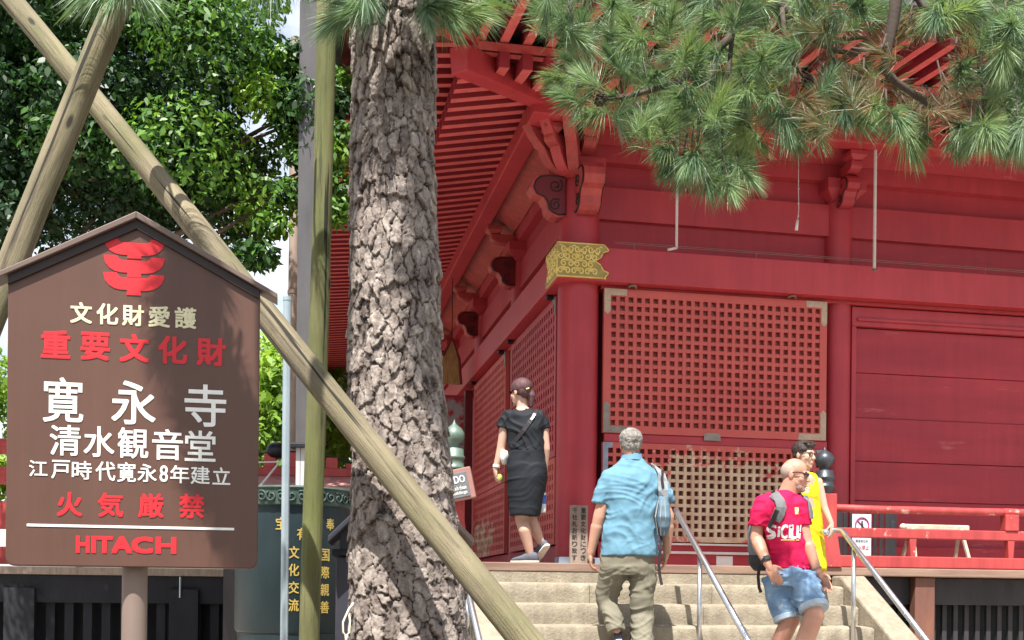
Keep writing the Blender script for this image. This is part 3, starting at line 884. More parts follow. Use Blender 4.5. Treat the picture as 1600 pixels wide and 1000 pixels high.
def raft(side, s, o0, o1, zfun, w, h):
    mb = MB()
    sv = Vector((0, 1, 0)) if side == 'L' else Vector((1, 0, 0))
    p0, p1 = fr(side, o0, s, zfun(o0)), fr(side, o1, s, zfun(o1))
    mb.rings([[p - sv * w / 2, p + sv * w / 2, p + sv * w / 2 + Vector((0, 0, h)), p - sv * w / 2 + Vector((0, 0, h))] for p in (p0, p1)])
    return mb


def shade_sides(o):
    """lit colour on the undersides, shade painted into the sides"""
    o.data.materials.append(M['rafter_shade'])
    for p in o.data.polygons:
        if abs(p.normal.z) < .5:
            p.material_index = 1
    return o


nL, nF = 76, 22
for side, n in (('L', nL), ('F', nF)):
    for i in range(n):
        s = -1.2 + i * .2
        o0 = .12 if s > -.45 else -s + .08
        if o0 < KO - .05:
            shade_sides(part(raft(side, s, max(o0, .12), KO + .05, zb, RW, RH), 'rafter', 'lit_rafter'))
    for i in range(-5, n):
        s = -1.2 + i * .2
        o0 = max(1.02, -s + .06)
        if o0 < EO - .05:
            shade_sides(part(raft(side, s, o0, EO, zf, FW, FH), 'flying_rafter', 'lit_rafter'))
rest, rest2 = MB(), MB()
for i in range(nF, 68):
    s = -1.2 + i * .2
    q = raft('F', s, .12, KO + .05, zb, RW, RH); rest.raw(q.v, q.f)
    q = raft('F', s, 1.02, EO, zf, FW, FH); rest2.raw(q.v, q.f)
tag(shade_sides(part(rest, 'rafter', 'lit_rafter')), kind='stuff')
tag(shade_sides(part(rest2, 'flying_rafter', 'lit_rafter')), kind='stuff')
LF, LL = 12.3, 14.3


def eave_plane(z, o0, o1, off):
    """a mitred sheet on both sides of the hip at height z(o) + off"""
    f = lambda o: z(o) + off
    return MB().raw([(-o0, -o0, f(o0)), (LF, -o0, f(o0)), (LF, -o1, f(o1)), (-o1, -o1, f(o1)), (-o0, LL, f(o0)), (-o1, LL, f(o1))], [(0, 1, 2, 3), (0, 3, 5, 4)])


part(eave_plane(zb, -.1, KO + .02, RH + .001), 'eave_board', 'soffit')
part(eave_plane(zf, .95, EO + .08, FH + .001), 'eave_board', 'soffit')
zk = zb(KO) + RH + .004
part(MB().box(-KO - .02, LF, -KO - .02, -KO + .10, zk, zk + .075).box(-KO - .02, -KO + .10, -KO + .102, LL, zk, zk + .075), 'eave_batten', 'lit_rafter', bevel=.005)
ze = zf(EO) + FH
part(MB().box(-EO - .06, LF, -EO - .06, -EO + .05, ze + .006, ze + .10).box(-EO - .06, -EO + .05, -EO + .052, LL, ze + .006, ze + .10), 'fascia', 'red_beam', bevel=.006)
hd = Vector((-1, -1, 0)).normalized()
hp = lambda o, z: Vector((-o, -o, z))
part(MB().beam(hp(.2, zb(.2) + .03), hp(KO + .10, zb(KO) + .0), .17, .22), 'hip_rafter', 'red_beam', bevel=.01)
part(MB().beam(hp(KO - .25, zf(KO) + .05), hp(EO + .12, zf(EO) + .05), .15, .17), 'hip_rafter', 'red_beam', bevel=.01)
# main roof
e, zt = EO + .14, ze + .10
rf = MB().raw([(-e, -e, zt), (LF + 2.6, -e, zt), (LF + 2.6, LL + 2.4, zt), (-e, LL + 2.4, zt),
               (-e, -e, zt + .16), (LF + 2.6, -e, zt + .16), (LF + 2.6, LL + 2.4, zt + .16), (-e, LL + 2.4, zt + .16),
               (5.2, 6.0, 10.6), (9.0, 6.0, 10.6)],
              [(0, 1, 5, 4), (1, 2, 6, 5), (2, 3, 7, 6), (3, 0, 4, 7), (4, 5, 9, 8), (5, 6, 9), (6, 7, 8, 9), (7, 4, 8), (0, 3, 2, 1)])
part(rf, 'roof', 'tile')

# far end of the side veranda: peeling wing panel, posts
part(MB().box(-1.18, -.26, 5.62, 5.66, HF + .02, 4.48), 'wing_panel', 'peel')
part(MB().box(-.25, -.14, 5.56, 5.72, HF, 4.55), 'wing_post', 'maroon', bevel=.006)
part(MB().box(-1.28, -1.19, 5.58, 5.70, HF, 4.52), 'wing_post', 'darkiron', bevel=.006)

# veranda and the underfloor
XW = 2.10
part(MB().box(-1.35, 12, -1.27, .1, HF - .075, HF).box(-1.35, .1, .102, 14, HF - .075, HF), 'veranda_floor', 'oldwood', bevel=.008)
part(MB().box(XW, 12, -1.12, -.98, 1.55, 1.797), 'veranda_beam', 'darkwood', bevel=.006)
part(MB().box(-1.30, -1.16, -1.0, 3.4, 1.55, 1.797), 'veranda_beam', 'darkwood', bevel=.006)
a, _ = hall_at(1438, 950, -1.14)
for k in range(4):
    part(MB().box(a - .10 + k * 2.4, a + .10 + k * 2.4, -1.22, -1.123, 0, 1.80), 'veranda_post', 'brownpost', bevel=.008)
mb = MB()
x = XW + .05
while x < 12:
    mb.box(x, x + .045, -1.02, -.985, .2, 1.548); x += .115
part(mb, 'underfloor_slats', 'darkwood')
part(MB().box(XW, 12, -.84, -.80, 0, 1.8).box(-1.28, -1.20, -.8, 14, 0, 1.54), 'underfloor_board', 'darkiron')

# hanging rods and the pull cord from the eaves, bird wire on the beam
def rodpart(name, label, px, y0, y1, b, hook):
    a, z0 = hall_at(px, y1, b); _, z1 = hall_at(px, y0, b)
    base = H(a, b, z0)
    t = thing(name, label, 'hanging rod' if 'rod' in name else 'cord', base, YAW, 'rods hanging from the eaves' if 'rod' in name else None)
    return t, z1 - z0


t, h = rodpart('hanging_rod', 'white rod with an L-shaped hooked end hanging from the eaves beside the gilt corner column', 1057, 60, 388, -.62, True)
MB().tube([(0, 0, 0), (0, 0, h)], .013, 10).build('rod', M['rod'], t, smooth=True)
MB().tube([(0, 0, .004), (-.09, -.02, -.025)], .013, 10).build('hook', M['rod'], t, smooth=True)
t, h = rodpart('hanging_rod', 'long straight white rod hanging from the eaves to the beam, right of the second column', 1366, 20, 420, -.45, False)
MB().tube([(0, 0, 0), (0, 0, h)], .016, 10).build('rod', M['rod'], t, smooth=True)
MB().tube([(-.02, 0, -.005), (0, -.02, -.02), (.03, 0, 0)], .010, 8).build('hook', M['iron'], t, smooth=True)
t, h = rodpart('pull_cord', 'thin knotted cord with a small white weight hanging between the two white rods', 1246, 100, 360, -.55, False)
mb = MB().tube([(0, 0, .09), (.012, 0, .2), (.006, 0, .4), (0, 0, h)], .004, 6)
for zz in (.14, .26, .4):
    mb.ell((.008, 0, zz), ((.008, 0, 0), (0, .008, 0), (0, 0, .012)), 8, 6)
mb.build('cord', M['rod'], t, smooth=True)
MB().tube([(-.012, 0, 0), (0, 0, .10)], [.016, .012], 10).build('weight', M['white'], t, smooth=True)
bw = MB()
for k in range(9):
    x = .5 + k * 1.25
    bw.tube([(x, -.2, ZB1), (x, -.2, ZB1 + .07)], .0035, 5)
bw.tube([(.3, -.2, ZB1 + .06), (11, -.2, ZB1 + .06)], .0025, 5)
bw.tube([(.3, -.2, ZB1 + .075), (11, -.21, ZB1 + .075)], .002, 5)
for k in range(9):
    y = .5 + k * 1.25
    bw.tube([(-.2, y, ZB1), (-.2, y, ZB1 + .07)], .0035, 5)
bw.tube([(-.2, .3, ZB1 + .06), (-.2, 13, ZB1 + .06)], .0025, 5)
part(bw, 'bird_wire', 'iron')

# gilded board hung under the side eave
a, z0 = hall_at(706, 600, 5.0); _, z1 = hall_at(706, 528, 5.0)
t = thing('hanging_plaque', 'narrow pointed gilded wooden board hanging under the side eaves behind the pine trunk', 'wooden plaque', H(a, 5.0, z0), YAW)
hh = z1 - z0
MB().prism([(-.17, 0), (.13, 0), (.10, hh * .55), (0, hh), (-.13, hh * .6)], (0, 0, 0), (1, 0, 0), (0, 0, 1), (0, .05, 0)).build('board', M['plaque'], t, bevel=.01)
MB().tube([(.13, -.01, 0), (.10, -.01, hh * .55), (0, -.01, hh), (-.13, -.01, hh * .6)], .018, 8).build('edging', M['maroon'], t)
MB().tube([(0, .03, hh), (0, .03, 6.05 - z0)], .006, 6).build('hanger', M['darkiron'], t)

# ------------------------------------------------------------------ stone stairs
ST_A0, ST_A1, TR, RI = -1.12, 2.03, .27, .171
st = thing('stone_stairs', 'worn pale stone staircase with sloping side stones leading up to the temple veranda', 'stairs', H(.46, -2.6, 0), YAW)


def SL(a, b, z):       # hall coordinates -> stair-local
    return Vector((a - .46, b + 2.6, z))


NS = 10
for k in range(1, NS + 1):
    zt = HF - RI * k
    b0 = -1.27 - TR * k
    mb = MB()
    cuts = [ST_A0, ST_A0 + .75 + .3 * ((k * 5) % 4) / 3, .55 + .35 * ((k * 3) % 5) / 4, ST_A1]
    for i in range(3):
        x0, x1 = cuts[i] + .003, cuts[i + 1] - .003
        j = random.uniform(-.006, .006)
        # tread with a rounded, worn, slightly sloping nose
        m_ = max(4, int((x1 - x0) / .035))
        rs = []
        for q in range(m_ + 1):
            x = x0 + (x1 - x0) * q / m_
            n1 = noise.noise((x * 3.1, k * 7.3, i)) * .003 + noise.noise((x * 14, k * 3.3, i + 9)) * .003
            chip = max(0, noise.noise((x * 9, k * 5.1, 40)) - .42) * .09
            end = .010 if q in (0, m_) else 0
            pr = [(b0 + j, zt - RI + .002), (b0 + j + n1 * .6 - .002, zt - .085), (b0 + j + n1 - .002 + chip * .5, zt - .024), (b0 + j + .007 + n1 + chip, zt - .008 - chip * .5 - end), (b0 + j + .028 + n1 * .5 + chip, zt - .002 - end * .5), (b0 + TR * .6, zt + .001 + n1 * .4), (b0 + TR + .02, zt + .004), (b0 + TR + .02, zt - RI + .002)]
            rs.append([Vector((x - .46, b + 2.6, z)) for b, z in pr])
        mb.rings(rs)
    mb.build('step', M['stone'], st, smooth='angle')
MB().box(ST_A0 - .46, ST_A1 - .46, 2.6 - 1.265, 2.6 - 1.1, 0, HF - .08).build('top_riser', M['stone'], st)
for a0, a1 in ((ST_A1 + .005, ST_A1 + .25), (ST_A0 - .25, ST_A0 - .005)):
    b1, sl = -4.35, RI / TR
    z1 = HF - .06 - sl * (-1.42 - b1)
    pr = [(-1.285, 0), (-1.285, HF - .08), (-1.45, HF - .08), (b1, max(z1, .12)), (b1, 0)]
    MB().prism([(b + 2.6, z) for b, z in pr], (a0 - .46, 0, 0), (0, 1, 0), (0, 0, 1), (a1 - a0, 0, 0)).build('side_stone', M['stone'], st, bevel=.02)


# steel handrails
def stair_rail(name, label, a, b0, z0, L, slope, curl, posts, r, group='steel stair handrails'):
    t = thing(name, label, 'handrail', H(a, b0, 0), YAW, group)
    pts = []
    if curl:
        pts += [(-.14, -.05, z0 - .03), (-.13, .05, z0 - .015), (-.05, .07, z0 + .0), (.0, .03, z0)]
    pts += [(0, -.05, z0 - .01), (0, -.12, z0 - .06), (0, -L, z0 - slope * L)]
    MB().tube(pts, r, 14).build('rail', M['steel'], t, smooth=True)
    for p in posts:
        zt = z0 - slope * p - .01
        k = math.ceil((1.27 * -1 - (b0 - p)) / TR)
        MB().tube([(0, -p, max(HF - RI * max(k, 1), 0)), (0, -p, zt)], r * .8, 12).build('post', M['steel'], t, smooth=True)
    return t


a1_, z1_ = hall_at(1053, 795, -1.8)
stair_rail('stair_handrail', 'central straight steel handrail passing behind the man in the blue shirt', a1_, -1.8, z1_, 3.3, .655, False, (.62, 2.2), .023)
a2_, z2_ = hall_at(1312, 828, -1.95)
stair_rail('stair_handrail', 'right-hand steel handrail with curled top end under the boy\'s hand', a2_, -1.95, z2_, 3.0, .655, True, (.25, 2.0), .023)
a3_, z3_ = hall_at(722, 885, -1.9)
stair_rail('stair_handrail', 'left-hand steel handrail partly hidden behind the pine trunk', a3_, -1.9, z3_, 2.6, .655, False, (.3, 2.0), .023)


# ------------------------------------------------------------------ balustrades
def newel(a, b, name, label, zp, zf_, mat, grp, w=.17):
    t = thing(name, label, 'newel post', H(a, b, HF), YAW, grp)
    h = zp - HF
    MB().rings([[Vector((sx * q, sy * q, z)) for sx, sy in ((-1, -1), (1, -1), (1, 1), (-1, 1))] for q, z in ((w * .72, 0), (w * .5, .35), (w * .5, h))]).build('post', M['rail_red'], t, bevel=.008)
    g_ = zf_ - zp
    r = w * .5
    MB().lathe([(r * 1.0, h), (r * 1.02, h + .12 * g_), (r * 1.1, h + .13 * g_), (r * 1.1, h + .17 * g_), (r * 1.0, h + .18 * g_), (r * 1.0, h + .30 * g_), (r * 1.1, h + .31 * g_), (r * 1.1, h + .35 * g_), (r * .98, h + .37 * g_), (r * .95, h + .48 * g_), (r * .55, h + .50 * g_), (r * .52, h + .56 * g_), (r * .85, h + .60 * g_), (r * 1.05, h + .68 * g_), (r * 1.02, h + .76 * g_), (r * .75, h + .84 * g_), (r * .3, h + .90 * g_), (r * .1, h + .95 * g_), (r * .02, h + g_)], (0, 0, 0), 32).build('finial', M[mat], t, smooth=True)
    return t


aR, zR = hall_at(1288, 772, -1.17); _, zR2 = hall_at(1288, 697, -1.17)
newel(aR, -1.17, 'newel_post', 'red newel post with dark onion-shaped bronze finial behind the boy in yellow', zR, zR2, 'giboshidark', 'newel posts with onion finials')
aL, zL = hall_at(709, 745, -1.17); _, zL2 = hall_at(709, 655, -1.17)
newel(aL, -1.17, 'newel_post', 'red newel post with green bronze onion-shaped finial just right of the pine trunk', zL, zL2, 'giboshi', 'newel posts with onion finials')


def zrow(px, py, b=-1.15):
    return hall_at(px, py, b)[1]


rl = thing('red_balustrade', 'low worn red balustrade with a round top rail along the veranda right of the stairs', 'balustrade', H(aR, -1.15, HF), YAW, )
zt_, zm0, zm1, zb0_ = zrow(1430, 797) - HF, zrow(1430, 842) - HF, zrow(1430, 827) - HF, zrow(1430, 870) - HF
LR = 10.0
MB().tube([(.02 + i * LR / 20, random.uniform(-.006, .006), zt_ + random.uniform(-.005, .005)) for i in range(21)], .036, 14).build('top_rail', M['rail_red'], rl, smooth=True)
MB().box(.05, LR, -.035, .035, zm0, zm1).build('middle_rail', M['rail_red'], rl, bevel=.008)
MB().box(.05, LR, -.075, .075, .004, zb0_).build('base_rail', M['red_bright'], rl, bevel=.010)
for i, px in enumerate((1424, 1577, 1730, 1890)):
    a, _ = hall_at(px, 850, -1.15)
    a -= aR
    MB().rings([[Vector((a + sx * q, sy * .03, z)) for sx, sy in ((-1, -1), (1, -1), (1, 1), (-1, 1))] for q, z in ((.024, zb0_), (.034, zm0))]).build('strut', M['rail_red'], rl)
    if i % 2:
        MB().box(a - .07, a + .07, -.05, .05, zm1, zt_ - .022).build('rail_block', M['rail_red'], rl, bevel=.01)
        MB().lathe([(.0385, -.07), (.0385, .07)], (0, 0, 0), 14)
        MB().tube([(a - .075, 0, zt_), (a + .075, 0, zt_)], .039, 14).build('rail_sleeve', M['rail_red'], rl, smooth='angle')

# things standing behind that balustrade
g0, _ = hall_at(1306, 850, -.72); g1, _ = hall_at(1401, 850, -.72)
_, gt = hall_at(1350, 800, -.72); 
t = thing('slatted_gate', 'dark slatted wooden gate leaning behind the balustrade, holding a no-entry notice', 'gate', H(g0, -.72, HF), YAW)
W, Hh = g1 - g0, gt - HF
MB().box(0, .07, 0, .04, 0, Hh).box(W - .09, W, 0, .04, 0, Hh).box(.072, W - .092, 0, .03, .02, .10).box(.072, W - .092, 0, .03, Hh * .55, Hh * .72).build('frame', M['darkwood'], t, bevel=.004)
n = 8
for i in range(n):
    x = .09 + (W - .2) * i / (n - 1)
    MB().box(x - .02, x + .016, -.018, -.002, .02, Hh - .01).build('slat', M['darkwood'], t, bevel=.003)
MB().box(W - .065, W - .025, -.008, -.001, Hh - .16, Hh - .08).build('latch', M['giboshidark'], t, bevel=.002)
n0, zt0 = hall_at(1332, 803, -.80); n1, zb1 = hall_at(1361, 872, -.80)
t = thing('no_entry_notice', 'pale blue no-entry notice with a magenta ring, on the dark slatted gate', 'notice', H((n0 + n1) / 2, -.80, zb1), YAW)
W, Hh = n1 - n0, zt0 - zb1
MB().box(-W / 2, W / 2, 0, .008, 0, Hh).build('board', M['noentry'], t, bevel=.002)
ring = MB()
rc = Vector((0, -.004, Hh * .74))
ring.tube([rc + Vector((math.cos(q) * .068, 0, math.sin(q) * .075)) for q in np.linspace(0, 2 * math.pi, 29)], .0065, 6)
ring.tube([rc + Vector((-.05, 0, .05)), rc + Vector((.05, 0, -.05))], .005, 6)
ring.build('prohibition_ring', M['inkmagenta'], t)
fg = MB().ell(rc + Vector((0, 0, .035)), ((.009, 0, 0), (0, .002, 0), (0, 0, .010)), 10, 6)
fg.cap(rc + Vector((0, 0, .012)), .012, rc + Vector((.003, 0, -.018)), .009, 8); fg.cap(rc + Vector((.004, 0, -.02)), .006, rc + Vector((.012, 0, -.05)), .005, 8)
fg.cap(rc + Vector((.004, 0, .014)), .005, rc + Vector((-.03, 0, .024)), .004, 8)
fg.build('pictogram', M['ink'], t)
tx = MB()
for i, ch in enumerate('関係者以外'):
    glyph(tx, ch, (-.052 + i * .026, -.002, Hh * .385), (1, 0, 0), (0, 0, 1), (0, 0, 0), .022, .026)
tx.build('lettering', M['ink'], t)
tx = MB()
for i, ch in enumerate('立入禁止'):
    glyph(tx, ch, (-.055 + i * .037, -.002, Hh * .24), (1, 0, 0), (0, 0, 1), (0, 0, 0), .032, .040)
tx.build('lettering', M['inkred'], t)

s0, zs = hall_at(1411, 822, -.55); s1, _ = hall_at(1513, 822, -.55)
t = thing('trestle', 'bleached wooden trestle with splayed legs standing behind the red balustrade', 'trestle', H((s0 + s1) / 2, -.55, HF), YAW)
W, Hh = s1 - s0, zs - HF
MB().rings([[Vector((x, sy * q, z)) for sy, z in ((-1, Hh - .04), (1, Hh - .04), (1, Hh + .02), (-1, Hh + .02))] for x, q in ((-W / 2, .03), (0, .034), (W / 2, .03))]).build('bar', M['whitewood'], t, bevel=.014)
MB().ell((-W / 2 - .005, -.01, Hh - .01), ((.035, 0, 0), (0, .035, 0), (0, 0, .035))).build('bar_end', M['whitewood'], t, smooth=True)
for sx in (-1, 1):
    for sy in (-1, 1):
        x = sx * (W / 2 - .09)
        MB().beam((x, sy * .015, Hh - .02), (x + sx * .035, sy * .16, 0), .03, .03, Vector((1, 0, 0))).build('leg', M['whitewood'], t, bevel=.004)

# wooden notice board at the foot of the corner column
n0, zt0 = hall_at(891, 789, -.32); n1, _ = hall_at(919, 789, -.32)
t = thing('wooden_notice', 'grey upright wooden board with two columns of brush writing at the corner column foot', 'notice board', H((n0 + n1) / 2, -.32, HF), YAW)
W, Hh = n1 - n0, zt0 - HF
MB().box(-W / 2, W / 2, 0, .025, 0, Hh).build('board', M['greywood'], t, bevel=.004)
for col, s in ((.042, '重要文化財につき'), (-.042, '千社札お断り致す')):
    tx = MB()
    for i, ch in enumerate(s):
        glyph(tx, ch, (col, -.003, Hh - .05 - i * (Hh - .07) / 8), (1, 0, 0), (0, 0, 1), (0, 0, 0), .05, .052, .025)
    tx.build('lettering', M['ink'], t)

# little brown sign fixed to the left newel
ca = P(716, 758, 9.55)
t = thing('small_warning_sign', 'small tilted brown box sign lettered DO on the green-capped newel post', 'sign', ca, YAW - .25)
tilt = Matrix.Rotation(R(-12), 3, 'Y')
def tl(mb):
    mb.v = [tilt @ p for p in mb.v]; return mb
tl(MB().box(-.16, .125, .0, .09, -.125, .135)).build('case', M['signsmall'], t, bevel=.006)
tl(MB().box(-.15, .085, -.008, -.001, -.105, .10)).build('plate', M['signgrey'], t, bevel=.002)
tx = MB()
glyph(tx, 'DO', (.02, -.012, .045), (1, 0, 0), (0, 0, 1), (0, 0, 0), .09, .062, .02)
glyph(tx, 'NOT', (-.095, -.012, .045), (1, 0, 0), (0, 0, 1), (0, 0, 0), .09, .05, .02)
glyph(tx, 'touch these', (.0, -.012, -.025), (1, 0, 0), (0, 0, 1), (0, 0, 0), .13, .034, .005)
glyph(tx, 'buildings', (.0, -.012, -.07), (1, 0, 0), (0, 0, 1), (0, 0, 0), .13, .034, .005)
tl(tx).build('lettering', M['signwhite'], t)
# ------------------------------------------------------------------ big brown sign
OL = P(8, 884, 4.0)


def on_plane(px, py, o, n):
    r = ray(px, py)
    return CAM + r * ((o - CAM).dot(n) / r.dot(n))


def sg(px, py):
    """picture point -> sign-board coordinates (along the board, height above ground)"""
    p = on_plane(px, py, OL, V)
    return (p - OL).dot(U), p.z


sign = thing('heritage_sign', 'large brown gable-topped sign with red and white Japanese lettering on a single round post', 'sign', (OL.x, OL.y, 0), YAW)
xl, zbm = sg(8, 884); xr, _ = sg(402, 886); xa, zap = sg(211, 345); _, zl = sg(8, 430); _, zr = sg(402, 457)
zl = zr = (zl + zr) / 2
r = .03
out = [(xl + r, zbm)] + [(xr - r + r * math.sin(q), zbm + r - r * math.cos(q)) for q in np.linspace(0.2, math.pi / 2, 5)] + [(xr, zr), ((xl + xr) / 2, zap), (xl, zl)] + [(xl + r - r * math.sin(q), zbm + r - r * math.cos(q)) for q in np.linspace(math.pi / 2, 0.2, 5)]
MB().prism(out, (0, 0, 0), (1, 0, 0), (0, 0, 1), (0, .045, 0)).build('board', M['signbrown'], sign, bevel=.005)
xm = (xl + xr) / 2
sl_ = (zap - zl) / (xr - xm)
ov = .062
for sx in (-1, 1):
    xe = xm + sx * (xr - xm + ov)
    ze_ = zap - sl_ * (xr - xm + ov)
    po = [(xm, zap + .026), (xm, zap + .002), (xe, ze_ + .002), (xe, ze_ + .022)]
    MB().prism(po, (0, -.030, 0), (1, 0, 0), (0, 0, 1), (0, .10, 0)).build('roof_cap', M['signcap'], sign, bevel=.003)
    xe = xm + sx * (xr - xm - .002)
    po = [(xm, zap), (xm, zap - .030), (xe, zl - .030 + .001), (xe, zl)]
    MB().prism(po, (0, -.012, 0), (1, 0, 0), (0, 0, 1), (0, .010, 0)).build('cap_shade_strip', M['signshade'], sign)  # dark strip painting in the shade under the cap
xp, _ = sg(205, 940)
MB().tube([(xp, .092, 0), (xp, .092, zl)], .0445, 32).build('post', M['signpost'], sign, smooth='angle')
MB().box(xp - .07, xp + .07, .046, .05, zbm + .1, zbm + .5).build('bracket', M['signpost'], sign)


def row(chars, centers, py0, py1, w, h, mat, bold, apart=False):
    tx = MB()
    n = len(chars)
    for i, ch in enumerate(chars):
        px = centers[i]
        t = (px - centers[0]) / max(centers[-1] - centers[0], 1)
        py = py0 + (py1 - py0) * t
        x, z = sg(px, py)
        x1, _ = sg(px + w[i] / 2 if isinstance(w, list) else px + w / 2, py); _, z1 = sg(px, py - (h[i] if isinstance(h, list) else h) / 2)
        glyph(tx, ch, (x, 0, z), (1, 0, 0), (0, 0, 1), (0, -.0022, 0), 2 * (x1 - x), 2 * (z1 - z), bold)
        if apart:
            tx.build('lettering', M[mat], sign); tx = MB()
    if not apart:
        tx.build('lettering', M[mat], sign)


row('文化財愛護', [127, 168, 208, 249, 290], 489, 497, 34, 33, 'signcream', .045)
row('重要文化財', [87, 149, 210, 270, 330], 538, 550, 46, 44, 'signred', .06)
row('寛永寺', [99, 209, 321], 625, 634, [63, 69, 65], [70, 68, 66], 'signwhite', .022, True)
row('清水観音堂', [102, 155, 208, 262, 313], 688, 697, 48, 48, 'signwhite', .025)
row('江戸時代寛永8年建立', [60, 95, 128, 165, 198, 230, 256, 281, 313, 346], 732, 744, [29, 29, 31, 31, 29, 30, 13, 30, 30, 28], [25, 29, 29, 30, 31, 28, 26, 28, 28, 27], 'signwhite', .025)
row('火気厳禁', [109, 173, 236, 300], 788, 791, 40, 38, 'signred', .05, True)
x, z = sg(197, 851.5)
tx = MB()
hx = [129, 148.5, 162, 190, 221, 259]
for ch, cx_, ww in zip('HITACH', [129.5, 146.5, 163.5, 190.5, 222.5, 259.5], [21, 7, 25, 32, 33, 32]):
    x, z = sg(cx_, 850.5 + (cx_ - 129) * .012)
    glyph(tx, ch, (x, 0, z), (1, 0, 0), (0, 0, 1), (0, -.0022, 0), ww * 4.0 / K, 27 * 4.02 / K, .11)
tx.build('lettering', M['signred'], sign)
x0, z0 = sg(42, 820); x1, z1 = sg(366, 825)
MB().prism([(x0, z0 - .005), (x1, z0 - .005), (x1, z0 + .004), (x0, z0 + .004)], (0, -.001, 0), (1, 0, 0), (0, 0, 1), (0, -.0015, 0)).build('ruled_line', M['signwhite'], sign)
bowl = [(540, 168), (612, 170), (618, 184), (632, 195), (770, 202), (782, 195), (787, 184), (860, 188), (858, 205), (848, 228), (830, 248), (803, 262), (770, 268), (735, 268)]
em = MB()
for dx, dy, deep in ((0, 0, 15), (-1, 92, 20), (-3, 182, 24)):
    pp = bowl + [(738, 268 + deep), (662, 266 + deep - 2), (665, 262), (630, 260), (598, 252), (570, 235), (550, 210)]
    poly = [sg((x + dx) / 3.333, (y + dy) / 3.333 + 320) for x, y in pp]
    em.prism(poly, (0, -.001, 0), (1, 0, 0), (0, 0, 1), (0, -.0015, 0))
em.build('emblem', M['signred'], sign)


# ------------------------------------------------------------------ log props of the pine
def log2(label, p0, p1, r0, r1, mat, t0=0.0, t1=1.0, group='log props holding up the pine'):
    """straight log through two picture points with depth, run on past both"""
    a, b = P(*p0), P(*p1)
    base, top = a + (b - a) * t0, a + (b - a) * t1
    ax = top - base
    L = ax.length
    n, m = 32, 110
    rs = []
    sd0 = random.uniform(0, 50)
    for i in range(m + 1):
        t = i / m
        rr = r0 * (1 - t) + r1 * t
        off = Vector((noise.noise((sd0, t * 2.2, 0)), noise.noise((sd0 + 9, t * 2.2, 0)), 0)) * .012
        rg = []
        for j in range(n):
            q = 2 * math.pi * j / n
            k = rr * (1 + .06 * noise.noise((math.cos(q) * 1.3 + sd0, math.sin(q) * 1.3, t * 5)) + .035 * noise.noise((math.cos(q) * 5 + sd0, math.sin(q) * 5, t * 3)))
            for kt, kq, ks in ((.23, 1.2, .16), (.48, 4.4, .2), (.71, 5.2, .16), (.36, 5.6, .14), (.6, 3.9, .15)):      # knots
                dd = ((t - kt) * L / .05) ** 2 + (math.atan2(math.sin(q - kq), math.cos(q - kq)) / .45) ** 2
                k += rr * ks * .6 * math.exp(-dd)
            rg.append(Vector((math.cos(q) * k, math.sin(q) * k, t * L)) + off)
        rs.append(rg)
    ob = place('support_log', MB().rings(rs).mesh('support_log'), M[mat], None, 'angle')
    ob.location = base
    ob.rotation_euler = ax.to_track_quat('Z', 'Y').to_euler()
    return tag(ob, label, 'log prop', group)


log2('long diagonal log prop slanting down across the pine trunk to the lower right', (822, 1000, 4.28), (18, 0, 5.6), (.062), .050, 'log', -.45, 1.25)
log2('thick log prop crossing in front of the long diagonal one above the brown sign', (15, 425, 4.62), (186, 0, 4.75), .058, .053, 'log', -1.9, 1.35)
log2('mossy green upright log prop standing left of the pine trunk', (484, 1000, 5.45), (511, 0, 5.55), .049, .046, 'logmoss', -.42, 1.2)

# ------------------------------------------------------------------ pine tree
ax_pts = [(-.42, 5.0, -.1, .36), (-.43, 5.0, .5, .305)]
for px, py, wd in ((640, 1000, 187), (634, 900, 180), (626, 760, 163), (621, 640, 152), (618, 500, 147), (614, 300, 138), (612, 100, 135), (611, -120, 132)):
    p = P(px, py, 5.0)
    ax_pts.append((p.x, 5.0, p.z, wd / 2 / K * 5.0))
ax_pts += [(-.50, 5.02, 5.0, .175), (-.36, 5.1, 5.7, .165)]
axp = np.array(ax_pts)
pine = thing('pine_tree', 'tall pine with thick flaking plated bark and long-needled boughs hanging over the temple front', 'pine tree', (axp[1, 0], 5.0, 0))


